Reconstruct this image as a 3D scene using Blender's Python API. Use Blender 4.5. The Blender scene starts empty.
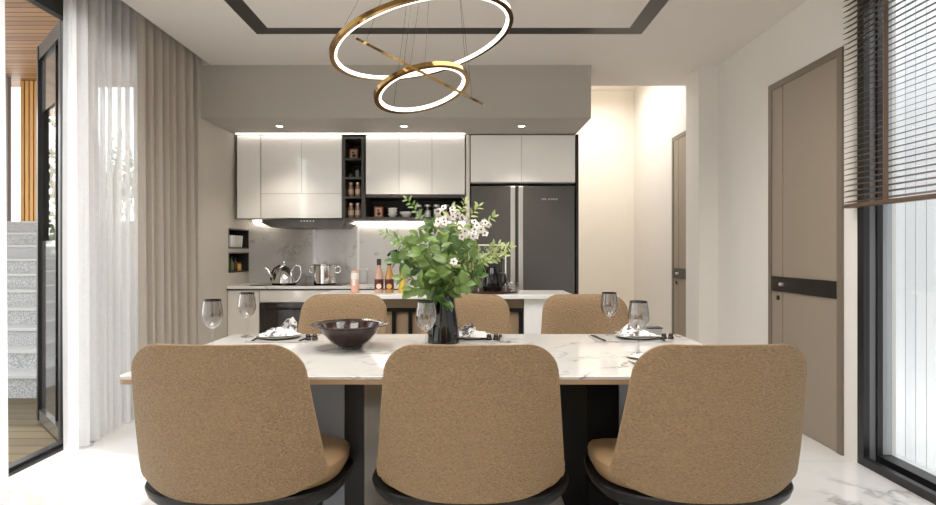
import bpy, bmesh, math, random
from math import sin, cos, pi, sqrt, radians
from mathutils import Vector, Matrix

random.seed(7)
S = bpy.context.scene
COL = S.collection
F = 560.0
CX, CY, H = 466.0, 251.0, 1.2


def PX(px, D):
    return (px - CX) / F * D


def PZ(py, D):
    return H - (py - CY) / F * D


# ------------------------------------------------------------------ materials
def srgb(r, g, b):
    def c(v):
        v /= 255.0
        return v / 12.92 if v <= 0.04045 else ((v + 0.055) / 1.055) ** 2.4
    return (c(r), c(g), c(b), 1.0)


def new_mat(name):
    m = bpy.data.materials.new(name)
    m.use_nodes = True
    nt = m.node_tree
    return m, nt, nt.nodes['Principled BSDF']


def mat(name, col, rough=0.5, metal=0.0, bump=None, var=0.0, spec=0.5, coat=0.0, vscale=6.0):
    m, nt, p = new_mat(name)
    p.inputs['Base Color'].default_value = col
    p.inputs['Roughness'].default_value = rough
    p.inputs['Metallic'].default_value = metal
    p.inputs['Specular IOR Level'].default_value = spec
    p.inputs['Coat Weight'].default_value = coat
    p.inputs['Coat Roughness'].default_value = 0.04
    p.inputs['Coat IOR'].default_value = 1.7
    tc = nt.nodes.new('ShaderNodeTexCoord')
    n = nt.nodes.new('ShaderNodeTexNoise')
    n.inputs['Scale'].default_value = vscale
    n.inputs['Detail'].default_value = 4
    nt.links.new(tc.outputs['Object'], n.inputs['Vector'])
    mix = nt.nodes.new('ShaderNodeMix')
    mix.data_type = 'RGBA'
    v = max(var, 0.02)
    mix.inputs[6].default_value = (col[0] * (1 - v), col[1] * (1 - v), col[2] * (1 - v), 1)
    mix.inputs[7].default_value = (min(1, col[0] * (1 + v)), min(1, col[1] * (1 + v)), min(1, col[2] * (1 + v)), 1)
    nt.links.new(n.outputs['Fac'], mix.inputs[0])
    nt.links.new(mix.outputs[2], p.inputs['Base Color'])
    if bump:
        sc, st, dist = bump
        n2 = nt.nodes.new('ShaderNodeTexNoise')
        n2.inputs['Scale'].default_value = sc
        n2.inputs['Detail'].default_value = 3
        nt.links.new(tc.outputs['Object'], n2.inputs['Vector'])
        b = nt.nodes.new('ShaderNodeBump')
        b.inputs['Strength'].default_value = st
        b.inputs['Distance'].default_value = dist
        nt.links.new(n2.outputs['Fac'], b.inputs['Height'])
        nt.links.new(b.outputs['Normal'], p.inputs['Normal'])
    return m


def emit(name, col, strength):
    m, nt, p = new_mat(name)
    p.inputs['Base Color'].default_value = col
    p.inputs['Emission Color'].default_value = col
    p.inputs['Emission Strength'].default_value = strength
    return m


def ramp(nt, src, stops):
    r = nt.nodes.new('ShaderNodeValToRGB')
    e = r.color_ramp.elements
    while len(e) < len(stops):
        e.new(0.5)
    for k, (pos, c) in enumerate(stops):
        e[k].position = pos
        e[k].color = c
    nt.links.new(src, r.inputs['Fac'])
    return r


def marble(name, base, vein, rough=0.12, scale=1.0, tile=None, soft=0.5):
    """white stone with thin winding veins, optional square tile joints"""
    m, nt, p = new_mat(name)
    L = nt.links
    tc = nt.nodes.new('ShaderNodeTexCoord')
    n0 = nt.nodes.new('ShaderNodeTexNoise')
    n0.inputs['Scale'].default_value = 1.6 * scale
    n0.inputs['Detail'].default_value = 5
    L.new(tc.outputs['Object'], n0.inputs['Vector'])
    ad = nt.nodes.new('ShaderNodeMix')
    ad.data_type = 'RGBA'
    ad.inputs[0].default_value = 0.32
    L.new(tc.outputs['Object'], ad.inputs[6])
    L.new(n0.outputs['Color'], ad.inputs[7])
    n1 = nt.nodes.new('ShaderNodeTexNoise')
    n1.inputs['Scale'].default_value = 1.5 * scale
    n1.inputs['Detail'].default_value = 6
    n1.inputs['Roughness'].default_value = 0.55
    L.new(ad.outputs[2], n1.inputs['Vector'])
    r1 = ramp(nt, n1.outputs['Fac'], [(0.0, (0, 0, 0, 1)), (0.478, (0, 0, 0, 1)), (0.5, (1, 1, 1, 1)), (0.508, (0.2, 0.2, 0.2, 1)), (0.55, (0, 0, 0, 1))])
    n2 = nt.nodes.new('ShaderNodeTexNoise')
    n2.inputs['Scale'].default_value = 2.3 * scale
    n2.inputs['Detail'].default_value = 3
    L.new(tc.outputs['Object'], n2.inputs['Vector'])
    r2 = ramp(nt, n2.outputs['Fac'], [(0.42, (0, 0, 0, 1)), (0.65, (1, 1, 1, 1))])
    mu = nt.nodes.new('ShaderNodeMath')
    mu.operation = 'MULTIPLY'
    L.new(r1.outputs['Color'], mu.inputs[0])
    L.new(r2.outputs['Color'], mu.inputs[1])
    mx = nt.nodes.new('ShaderNodeMix')
    mx.data_type = 'RGBA'
    mx.inputs[6].default_value = base
    mx.inputs[7].default_value = vein
    L.new(mu.outputs[0], mx.inputs[0])
    cl = nt.nodes.new('ShaderNodeMix')
    cl.data_type = 'RGBA'
    cl.blend_type = 'MULTIPLY'
    L.new(mx.outputs[2], cl.inputs[6])
    r3 = ramp(nt, n0.outputs['Fac'], [(0.3, (0.86, 0.86, 0.87, 1)), (0.6, (1, 1, 1, 1))])
    L.new(r3.outputs['Color'], cl.inputs[7])
    cl.inputs[0].default_value = soft
    out = cl.outputs[2]
    if tile:
        br = nt.nodes.new('ShaderNodeTexBrick')
        br.inputs['Scale'].default_value = 1.0
        br.inputs['Brick Width'].default_value = tile[0]
        br.inputs['Row Height'].default_value = tile[1]
        br.inputs['Mortar Size'].default_value = 0.0025
        br.inputs['Color1'].default_value = (1, 1, 1, 1)
        br.inputs['Color2'].default_value = (0.97, 0.97, 0.97, 1)
        br.inputs['Mortar'].default_value = (0.72, 0.72, 0.72, 1)
        br.offset = 0.0
        L.new(tc.outputs['Object'], br.inputs['Vector'])
        m2 = nt.nodes.new('ShaderNodeMix')
        m2.data_type = 'RGBA'
        m2.blend_type = 'MULTIPLY'
        m2.inputs[0].default_value = 1
        L.new(out, m2.inputs[6])
        L.new(br.outputs['Color'], m2.inputs[7])
        out = m2.outputs[2]
    L.new(out, p.inputs['Base Color'])
    p.inputs['Roughness'].default_value = rough
    return m


def leather(name, col):
    m, nt, p = new_mat(name)
    L = nt.links
    tc = nt.nodes.new('ShaderNodeTexCoord')
    mp = nt.nodes.new('ShaderNodeMapping')
    mp.inputs['Rotation'].default_value = (0.4, 0.6, 0.5)
    mp.inputs['Scale'].default_value = (1, 1, 1.5)
    L.new(tc.outputs['Object'], mp.inputs['Vector'])
    n = nt.nodes.new('ShaderNodeTexNoise')
    n.inputs['Scale'].default_value = 115
    n.inputs['Detail'].default_value = 1.5
    n.inputs['Distortion'].default_value = 0.4
    L.new(mp.outputs['Vector'], n.inputs['Vector'])
    r = ramp(nt, n.outputs['Fac'], [(0.3, tuple(c * 0.82 for c in col[:3]) + (1,)), (0.7, tuple(min(1, c * 1.12) for c in col[:3]) + (1,))])
    L.new(r.outputs['Color'], p.inputs['Base Color'])
    b = nt.nodes.new('ShaderNodeBump')
    b.inputs['Strength'].default_value = 1.0
    b.inputs['Distance'].default_value = 0.014
    L.new(n.outputs['Fac'], b.inputs['Height'])
    L.new(b.outputs['Normal'], p.inputs['Normal'])
    p.inputs['Roughness'].default_value = 0.5
    p.inputs['Specular IOR Level'].default_value = 0.4
    return m


def planks(name, c1, c2, gap, size, axis='Y', rough=0.6):
    """boards: colour changes and dark gaps across one axis"""
    m, nt, p = new_mat(name)
    L = nt.links
    tc = nt.nodes.new('ShaderNodeTexCoord')
    sp = nt.nodes.new('ShaderNodeSeparateXYZ')
    L.new(tc.outputs['Object'], sp.inputs[0])
    d = nt.nodes.new('ShaderNodeMath')
    d.operation = 'DIVIDE'
    L.new(sp.outputs[axis], d.inputs[0])
    d.inputs[1].default_value = size
    fl = nt.nodes.new('ShaderNodeMath')
    fl.operation = 'FLOOR'
    L.new(d.outputs[0], fl.inputs[0])
    fr = nt.nodes.new('ShaderNodeMath')
    fr.operation = 'FRACT'
    L.new(d.outputs[0], fr.inputs[0])
    wn = nt.nodes.new('ShaderNodeTexWhiteNoise')
    wn.noise_dimensions = '1D'
    L.new(fl.outputs[0], wn.inputs['W'])
    r = ramp(nt, wn.outputs['Value'], [(0, c1), (1, c2)])
    g = ramp(nt, fr.outputs[0], [(0.0, (0, 0, 0, 1)), (gap * 0.5, (0, 0, 0, 1)), (gap, (1, 1, 1, 1))])
    mx = nt.nodes.new('ShaderNodeMix')
    mx.data_type = 'RGBA'
    mx.inputs[6].default_value = (c1[0] * 0.15, c1[1] * 0.15, c1[2] * 0.15, 1)
    L.new(g.outputs['Color'], mx.inputs[0])
    L.new(r.outputs['Color'], mx.inputs[7])
    L.new(mx.outputs[2], p.inputs['Base Color'])
    b = nt.nodes.new('ShaderNodeBump')
    b.inputs['Distance'].default_value = 0.01
    L.new(g.outputs['Color'], b.inputs['Height'])
    L.new(b.outputs['Normal'], p.inputs['Normal'])
    p.inputs['Roughness'].default_value = rough
    return m


def pane(name, tint=(1, 1, 1, 1), strength=1.0, ior=1.5):
    """thin clear glass: a see-through sheet with a fresnel reflection"""
    m = bpy.data.materials.new(name)
    m.use_nodes = True
    nt = m.node_tree
    nt.nodes.clear()
    o = nt.nodes.new('ShaderNodeOutputMaterial')
    t = nt.nodes.new('ShaderNodeBsdfTransparent')
    t.inputs['Color'].default_value = tint
    g = nt.nodes.new('ShaderNodeBsdfGlossy')
    g.inputs['Roughness'].default_value = 0.02
    f = nt.nodes.new('ShaderNodeFresnel')
    ge = nt.nodes.new('ShaderNodeNewGeometry')
    mi = nt.nodes.new('ShaderNodeMix')
    mi.inputs[2].default_value = ior
    mi.inputs[3].default_value = 1.0 / ior
    nt.links.new(ge.outputs['Backfacing'], mi.inputs[0])
    nt.links.new(mi.outputs[0], f.inputs['IOR'])
    mu = nt.nodes.new('ShaderNodeMath')
    mu.operation = 'MULTIPLY'
    mu.inputs[1].default_value = strength
    nt.links.new(f.outputs[0], mu.inputs[0])
    mx = nt.nodes.new('ShaderNodeMixShader')
    nt.links.new(mu.outputs[0], mx.inputs[0])
    nt.links.new(t.outputs[0], mx.inputs[1])
    nt.links.new(g.outputs[0], mx.inputs[2])
    nt.links.new(mx.outputs[0], o.inputs['Surface'])
    return m


def cloth(name, col, trans, clear):
    m = bpy.data.materials.new(name)
    m.use_nodes = True
    nt = m.node_tree
    nt.nodes.clear()
    o = nt.nodes.new('ShaderNodeOutputMaterial')
    tc = nt.nodes.new('ShaderNodeTexCoord')
    n = nt.nodes.new('ShaderNodeTexNoise')
    n.inputs['Scale'].default_value = 60
    nt.links.new(tc.outputs['Object'], n.inputs['Vector'])
    r = ramp(nt, n.outputs['Fac'], [(0.3, tuple(c * 0.95 for c in col[:3]) + (1,)), (0.7, col)])
    d = nt.nodes.new('ShaderNodeBsdfDiffuse')
    nt.links.new(r.outputs['Color'], d.inputs['Color'])
    t = nt.nodes.new('ShaderNodeBsdfTranslucent')
    nt.links.new(r.outputs['Color'], t.inputs['Color'])
    mx = nt.nodes.new('ShaderNodeMixShader')
    mx.inputs[0].default_value = trans
    nt.links.new(d.outputs[0], mx.inputs[1])
    nt.links.new(t.outputs[0], mx.inputs[2])
    out = mx.outputs[0]
    if clear > 0:
        tr = nt.nodes.new('ShaderNodeBsdfTransparent')
        m2 = nt.nodes.new('ShaderNodeMixShader')
        m2.inputs[0].default_value = clear
        nt.links.new(out, m2.inputs[1])
        nt.links.new(tr.outputs[0], m2.inputs[2])
        out = m2.outputs[0]
    nt.links.new(out, o.inputs['Surface'])
    return m


def speckle(name, a, b, scale):
    m, nt, p = new_mat(name)
    tc = nt.nodes.new('ShaderNodeTexCoord')
    n = nt.nodes.new('ShaderNodeTexNoise')
    n.inputs['Scale'].default_value = scale
    n.inputs['Detail'].default_value = 2
    nt.links.new(tc.outputs['Object'], n.inputs['Vector'])
    r = ramp(nt, n.outputs['Fac'], [(0.4, a), (0.6, b)])
    nt.links.new(r.outputs['Color'], p.inputs['Base Color'])
    p.inputs['Roughness'].default_value = 0.7
    return m


M = {}
M['wall'] = mat('white_paint', srgb(226, 222, 216), 0.7, bump=(90, 0.08, 0.002))
M['cream'] = mat('cream_paint', srgb(240, 233, 222), 0.7)
M['taupe_paint'] = mat('taupe_paint', srgb(176, 170, 162), 0.65)
M['greige'] = mat('greige_paint', srgb(198, 191, 182), 0.65)
M['ceiling'] = mat('ceiling_paint', srgb(226, 221, 215), 0.75)
M['groove'] = mat('dark_groove', srgb(38, 33, 30), 0.35)
M['floor'] = marble('floor_marble', srgb(222, 220, 217), srgb(118, 114, 110), 0.10, 0.8, tile=(1.2, 0.8), soft=0.35)
M['top'] = marble('table_marble', srgb(206, 202, 197), srgb(104, 98, 92), 0.10, 2.2, soft=0.4)
M['counter'] = marble('counter_marble', srgb(232, 230, 227), srgb(130, 126, 122), 0.15, 3.0, soft=0.4)
M['splash'] = marble('grey_marble', srgb(220, 216, 212), srgb(168, 162, 157), 0.12, 1.5, soft=0.5)
M['splash'].node_tree.nodes['Principled BSDF'].inputs['Specular IOR Level'].default_value = 1.0
M['quartz'] = mat('white_quartz', srgb(238, 236, 232), 0.2, var=0.03)
M['lacquer'] = mat('white_gloss_lacquer', srgb(252, 250, 247), 0.3, coat=0.8)
M['warm_lacquer'] = mat('warm_gloss_lacquer', srgb(230, 225, 216), 0.3, coat=1.0)
M['carcass'] = mat('pale_carcass', srgb(190, 186, 180), 0.5)
M['shelf'] = mat('charcoal_board', srgb(66, 62, 59), 0.4)
M['shelf_back'] = mat('black_board', srgb(38, 35, 33), 0.5)
M['black'] = mat('black_satin', srgb(22, 21, 21), 0.35, spec=0.3)
M['black_gloss'] = mat('black_gloss', srgb(12, 12, 12), 0.06, coat=0.15)
M['matte_black'] = mat('matte_black', srgb(12, 12, 12), 0.7, spec=0.1)
M['fridge'] = mat('graphite_glass', srgb(88, 86, 84), 0.16, metal=0.0, spec=0.35)
M['steel'] = mat('brushed_steel', srgb(205, 204, 202), 0.28, metal=1.0)
M['chrome'] = mat('chrome', srgb(225, 225, 225), 0.07, metal=1.0)
M['gold'] = mat('polished_gold', srgb(146, 116, 70), 0.12, metal=1.0)
M['bronze'] = mat('bronze_panel', srgb(150, 128, 102), 0.35)
M['wood_edge'] = mat('walnut_edge', srgb(164, 136, 106), 0.45)
M['leather'] = leather('tan_leather', srgb(150, 124, 92))
M['leather_fine'] = mat('smooth_tan_leather', srgb(146, 119, 87), 0.45, bump=(240, 0.2, 0.001))
M['door'] = mat('taupe_door', srgb(147, 134, 119), 0.45)
M['door_frame'] = mat('taupe_door_frame', srgb(116, 104, 92), 0.4)
M['lockbar'] = mat('espresso_lock', srgb(30, 25, 22), 0.35)
M['frame'] = mat('black_frame', srgb(28, 28, 29), 0.3)
M['frame_grey'] = mat('grey_frame', srgb(128, 127, 130), 0.35)
M['frame_lite'] = mat('light_grey_frame', srgb(168, 170, 172), 0.35)
M['blind'] = mat('brown_slat', srgb(92, 72, 56), 0.45)
M['drape'] = cloth('taupe_drape', srgb(188, 179, 169), 0.02, 0.0)
M['sheer'] = cloth('white_sheer', srgb(250, 250, 250), 0.58, 0.32)
M['pane'] = pane('clear_pane', (0.97, 0.98, 0.98, 1), 1.0)
M['glass'] = pane('drinking_glass', (0.90, 0.90, 0.90, 1), 2.2, 1.5)
M['smoke_bowl'] = pane('grey_tinted_glass', (0.80, 0.78, 0.76, 1), 2.6, 1.55)
M['smoke'] = pane('smoked_rim_glass', (0.25, 0.21, 0.19, 1), 1.2, 1.5)
M['dark_pane'] = mat('black_oven_glass', srgb(34, 30, 29), 0.07, coat=0.6)
M['led'] = emit('warm_led', (1, 0.92, 0.82, 1), 13.0)
M['led_soft'] = emit('soft_led', (1, 0.94, 0.86, 1), 6.0)
M['led_ring'] = emit('ring_led', (1, 0.93, 0.82, 1), 1.7)
M['spot'] = emit('spot_lens', (1, 0.93, 0.82, 1), 14.0)
M['panel_lamp'] = emit('panel_lamp', (1, 0.92, 0.82, 1), 9.0)
M['bowl'] = mat('brown_glaze', srgb(50, 33, 28), 0.1, coat=0.15)
M['leaf'] = mat('green_leaf', srgb(110, 136, 70), 0.4, var=0.4, vscale=14)
M['leaf_dark'] = mat('deep_green_leaf', srgb(80, 110, 54), 0.4, var=0.4, vscale=14)
M['leaf_pale'] = mat('pale_green_leaf', srgb(158, 172, 104), 0.5, var=0.2, vscale=14)
M['stem'] = mat('green_stem', srgb(110, 122, 66), 0.5)
M['petal'] = mat('white_petal', srgb(214, 208, 202), 0.5)
M['petal_eye'] = mat('plum_eye', srgb(86, 60, 62), 0.5)
M['napkin'] = mat('patterned_napkin', srgb(232, 230, 227), 0.8, bump=(30, 0.4, 0.004))
M['mat_grey'] = mat('grey_placemat', srgb(158, 154, 149), 0.5)
M['porcelain'] = mat('white_porcelain', srgb(236, 234, 231), 0.15)
M['cutlery'] = mat('dark_cutlery', srgb(62, 55, 50), 0.25, metal=0.8)
M['amber'] = mat('amber_glass', srgb(180, 132, 68), 0.08, coat=0.6)
M['rose'] = mat('rose_glass', srgb(198, 162, 140), 0.08, coat=0.6)
M['maroon'] = mat('maroon_label', srgb(88, 36, 34), 0.5)
M['cream_label'] = mat('cream_label', srgb(232, 214, 190), 0.5)
M['gold_label'] = mat('gold_label', srgb(214, 170, 92), 0.5)
M['cap'] = mat('dark_cap', srgb(40, 22, 20), 0.35)
M['orange'] = mat('orange_print', srgb(222, 172, 148), 0.35)
M['yellow'] = mat('yellow_print', srgb(214, 176, 64), 0.4)
M['red'] = mat('red_tin', srgb(168, 84, 66), 0.4)
M['tan_print'] = mat('tan_print', srgb(206, 178, 140), 0.5)
M['copper'] = mat('copper_contents', srgb(190, 140, 116), 0.3, metal=0.35)
M['pot_brown'] = mat('brown_pot', srgb(120, 92, 74), 0.5)
M['pot_grey'] = mat('grey_pot', srgb(150, 150, 148), 0.4)
M['tray'] = mat('brown_tray', srgb(84, 54, 44), 0.25)
M['deck'] = planks('deck_boards', srgb(96, 82, 54), srgb(78, 66, 42), 0.09, 0.14, 'Y', 0.6)
M['soffit'] = planks('timber_soffit', srgb(164, 122, 76), srgb(128, 92, 56), 0.14, 0.10, 'Y', 0.5)
M['slats'] = planks('timber_slats', srgb(214, 166, 100), srgb(188, 140, 80), 0.22, 0.06, 'X', 0.5)
M['stone'] = speckle('terrazzo_riser', srgb(128, 128, 128), srgb(172, 172, 170), 95)
M['nosing'] = mat('pale_nosing', srgb(172, 172, 170), 0.6)
M['out_white'] = planks('white_cladding', srgb(184, 186, 188), srgb(176, 178, 181), 0.04, 0.11, 'Y', 0.6)
M['bark'] = mat('bark', srgb(88, 74, 60), 0.8)
M['wing'] = mat('blue_grey_panel', srgb(112, 115, 122), 0.35)
M['hood'] = mat('hood_steel', srgb(84, 80, 76), 0.3, metal=0.6)
M['plate_grey'] = mat('pale_grey_stoneware', srgb(190, 186, 181), 0.3)
M['mirror_dark'] = mat('dark_reflective_panel', srgb(74, 72, 70), 0.08, coat=0.4)
M['smoke_dark'] = pane('bronze_pane', (0.72, 0.68, 0.62, 1), 1.2)
M['satin_grey'] = mat('satin_grey_panel', srgb(216, 212, 204), 0.3)


# ------------------------------------------------------------------ geometry
class MB:
    def __init__(self):
        self.bm = bmesh.new()

    def box(self, x0, x1, y0, y1, z0, z1, bev=0.0):
        b = bmesh.new()
        bmesh.ops.create_cube(b, size=1)
        for v in b.verts:
            v.co = Vector(((x0 + x1) / 2 + v.co.x * (x1 - x0), (y0 + y1) / 2 + v.co.y * (y1 - y0), (z0 + z1) / 2 + v.co.z * (z1 - z0)))
        if bev > 0:
            bmesh.ops.bevel(b, geom=list(b.edges), offset=bev, segments=2, affect='EDGES', profile=0.5)
        self._merge(b)
        return self

    def _merge(self, b):
        me = bpy.data.meshes.new('t')
        b.to_mesh(me)
        b.free()
        self.bm.from_mesh(me)
        bpy.data.meshes.remove(me)

    def lathe(self, prof, seg=32, c=(0, 0, 0), axis=None):
        b = bmesh.new()
        rings = []
        for r, z in prof:
            if r < 1e-5:
                rings.append([b.verts.new((0, 0, z))])
            else:
                rings.append([b.verts.new((r * cos(2 * pi * k / seg), r * sin(2 * pi * k / seg), z)) for k in range(seg)])
        for a, c2 in zip(rings[:-1], rings[1:]):
            for k in range(seg):
                k2 = (k + 1) % seg
                if len(a) == 1 and len(c2) == 1:
                    continue
                if len(a) == 1:
                    b.faces.new((a[0], c2[k2], c2[k]))
                elif len(c2) == 1:
                    b.faces.new((a[k], a[k2], c2[0]))
                else:
                    b.faces.new((a[k], a[k2], c2[k2], c2[k]))
        if axis is not None:
            q = Vector((0, 0, 1)).rotation_difference(Vector(axis))
            for v in b.verts:
                v.co = q @ v.co
        for v in b.verts:
            v.co += Vector(c)
        bmesh.ops.recalc_face_normals(b, faces=b.faces)
        self._merge(b)
        return self

    def tube(self, pts, r, seg=10, closed=False):
        pts = [Vector(p) for p in pts]
        n = len(pts)
        rs = r if isinstance(r, (list, tuple)) else [r] * n
        b = bmesh.new()
        rings = []
        up = None
        for i, p in enumerate(pts):
            if closed:
                t = pts[(i + 1) % n] - pts[i - 1]
            else:
                t = pts[min(i + 1, n - 1)] - pts[max(i - 1, 0)]
            t.normalize()
            if up is None:
                up = Vector((0, 0, 1)) if abs(t.z) < 0.9 else Vector((1, 0, 0))
            s = t.cross(up)
            if s.length < 1e-6:
                s = t.cross(Vector((0, 1, 0)))
            s.normalize()
            up = s.cross(t).normalized()
            rings.append([b.verts.new(p + (s * cos(2 * pi * k / seg) + up * sin(2 * pi * k / seg)) * rs[i]) for k in range(seg)])
        rng = range(n) if closed else range(n - 1)
        for i in rng:
            a, c = rings[i], rings[(i + 1) % n]
            for k in range(seg):
                k2 = (k + 1) % seg
                b.faces.new((a[k], a[k2], c[k2], c[k]))
        if not closed:
            b.faces.new(rings[0][::-1])
            b.faces.new(rings[-1])
        bmesh.ops.recalc_face_normals(b, faces=b.faces)
        self._merge(b)
        return self

    def loops(self, loops, cap0=True, cap1=True):
        """bridge a list of equal-length closed loops"""
        b = bmesh.new()
        R = [[b.verts.new(p) for p in lp] for lp in loops]
        n = len(R[0])
        for a, c in zip(R[:-1], R[1:]):
            for k in range(n):
                k2 = (k + 1) % n
                b.faces.new((a[k], a[k2], c[k2], c[k]))
        if cap0:
            b.faces.new(R[0][::-1])
        if cap1:
            b.faces.new(R[-1])
        bmesh.ops.recalc_face_normals(b, faces=b.faces)
        self._merge(b)
        return self

    def prism(self, poly, axis, a0, a1):
        """poly: 2-D points in the plane across axis ('x': (y,z), 'y': (x,z), 'z': (x,y))"""
        def mk(p, a):
            return {'x': (a, p[0], p[1]), 'y': (p[0], a, p[1]), 'z': (p[0], p[1], a)}[axis]
        return self.loops([[mk(p, a0) for p in poly], [mk(p, a1) for p in poly]])

    def grid(self, rows):
        b = bmesh.new()
        R = [[b.verts.new(p) for p in row] for row in rows]
        for a, c in zip(R[:-1], R[1:]):
            for k in range(len(a) - 1):
                b.faces.new((a[k], a[k + 1], c[k + 1], c[k]))
        bmesh.ops.recalc_face_normals(b, faces=b.faces)
        self._merge(b)
        return self

    def face(self, pts):
        vs = [self.bm.verts.new(p) for p in pts]
        self.bm.faces.new(vs)
        return self

    def build(self, name, m, parent=None, smooth=False, loc=None):
        me = bpy.data.meshes.new(name)
        self.bm.to_mesh(me)
        self.bm.free()
        if smooth:
            for p in me.polygons:
                p.use_smooth = True
            try:
                me.set_sharp_from_angle(angle=radians(40))
            except Exception:
                pass
        me.materials.append(m)
        o = bpy.data.objects.new(name, me)
        COL.objects.link(o)
        if loc is not None:
            o.location = loc
        if parent is not None:
            o.parent = parent
        return o


def tag(o, label, cat, group=None):
    o['label'] = label
    o['category'] = cat
    if group:
        o['group'] = group
    return o


def thing(name, label, cat, loc=(0, 0, 0), rz=0.0, group=None):
    o = bpy.data.objects.new(name, None)
    o.empty_display_size = 0.1
    COL.objects.link(o)
    o.location = loc
    o.rotation_euler = (0, 0, rz)
    return tag(o, label, cat, group)


def struct(name, mb, m, parent=None, smooth=False):
    o = mb.build(name, m, parent, smooth)
    if parent is None:
        o['kind'] = 'structure'
    return o


def copy_tree(o, parent=None):
    c = o.copy()
    COL.objects.link(c)
    c.parent = parent
    for ch in o.children:
        copy_tree(ch, c)
    return c


def rbox(name, x0, x1, y0, y1, z0, z1, m, parent=None, bev=0.003):
    return MB().box(x0, x1, y0, y1, z0, z1, bev).build(name, m, parent)


# ------------------------------------------------------------------ shell
XL, XR = -2.46, 2.217
ZC = 2.83
struct('floor', MB().box(-2.56, 2.55, -3.6, 7.6, -0.1, 0.0), M['floor'])

# ceiling with the sunken dark line frame
c = MB()
gx0, gx1, gy0, gy1, gw = -1.575, 1.32, 0.55, 4.215, 0.125
for (a, b, d, e) in ((-2.24, gx0, -3.5, 5.53), (gx1, 2.42, -3.5, 5.53), (gx0, gx1, -3.5, gy0), (gx0, gx1, gy1, 5.53),
                     (gx0 + gw, gx1 - gw, gy0 + gw, gy1 - gw)):
    c.box(a, b, d, e, ZC, ZC + 0.12)
struct('ceiling', c, M['ceiling'])
g = MB()
for (a, b, d, e) in ((gx0, gx0 + gw, gy0, gy1), (gx1 - gw, gx1, gy0, gy1), (gx0 + gw, gx1 - gw, gy0, gy0 + gw), (gx0 + gw, gx1 - gw, gy1 - gw, gy1)):
    g.box(a, b, d, e, ZC + 0.003, ZC + 0.1)
struct('trim_1', g, M['groove'])
# curtain pocket and the high ceiling of the passage
struct('ceiling_pocket', MB().box(-2.62, -2.24, -3.5, 4.95, ZC + 0.12, ZC + 0.2).box(-2.62, -2.24, 4.935, 5.0, ZC + 0.001, ZC + 0.2), M['ceiling'])
struct('ceiling_passage', MB().box(1.05, 2.45, 5.53, 7.5, 3.32, 3.42).box(1.05, 2.45, 5.45, 5.53, ZC + 0.12, 3.42), M['cream'])

# kitchen bulkhead
YB = 4.91
struct('wall_bulkhead', MB().box(-2.32, 1.096, YB, 6.05, 2.366, ZC), M['taupe_paint'])

# right wall with the window opening near the camera
w = MB()
w.box(XR, XR + 0.22, 3.174, 7.5, 0, 3.42)
w.box(XR, XR + 0.22, -3.5, 0.1, 0, ZC)
w.box(XR, XR + 0.22, 0.1, 3.174, 2.68, ZC)
struct('wall_right', w, M['wall'])
struct('wall_pier', MB().box(2.05, XR, 4.93, 5.22, 0, ZC), M['wall'])
struct('wall_passage', MB().box(1.06, XR, 7.39, 7.5, 0, 3.42), M['cream'])
struct('wall_fridge', MB().box(1.06, 1.11, 6.13, 7.39, 0, 3.42), M['cream'])
struct('wall_back', MB().box(-2.5, 1.09, 6.0, 6.12, 0, 2.366), M['greige'])
struct('wall_rear', MB().box(-2.6, 2.45, -3.6, -3.5, 0, 2.95), M['wall'])

# kitchen side wall with its two niches
XK = -2.32
w = MB()
n0, n1, nz = 5.47, 5.978, (0.985, 1.185, 1.225, 1.425)
w.box(XK - 0.2, XK, 4.93, n0, 0, 2.366)
w.box(XK - 0.2, XK, n1, 6.0, 0, 2.366)
w.box(XK - 0.2, XK, n0, n1, 0, nz[0])
w.box(XK - 0.2, XK, n0, n1, nz[1], nz[2])
w.box(XK - 0.2, XK, n0, n1, nz[3], 2.366)
w.box(XK - 0.3, XK, 4.85, 4.93, 0, ZC + 0.2)
struct('wall_left', w, M['greige'])
n = MB()
for z0, z1 in ((nz[0], nz[1]), (nz[2], nz[3])):
    n.box(XK - 0.2, XK - 0.19, n0, n1, z0, z1)
    n.box(XK - 0.19, XK + 0.002, n0, n0 + 0.012, z0, z1)
    n.box(XK - 0.19, XK + 0.002, n1 - 0.012, n1, z0, z1)
    n.box(XK - 0.19, XK + 0.002, n0 + 0.012, n1 - 0.012, z0, z0 + 0.012)
    n.box(XK - 0.19, XK + 0.002, n0 + 0.012, n1 - 0.012, z1 - 0.012, z1)
struct('trim_2', n, M['shelf'])
# grey marble splashback and pale upright strips standing in for reflections of the curtain gaps
sb = struct('wall_splashback', MB().box(XK, 0.035, 5.985, 5.999, 0.86, 1.56), M['splash'])
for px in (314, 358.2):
    MB().box(PX(px, 5.985) - 0.013, PX(px, 5.985) + 0.013, 5.981, 5.9849, 0.861, 1.55).build('reflection_strip', M['lacquer'], sb)

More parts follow.
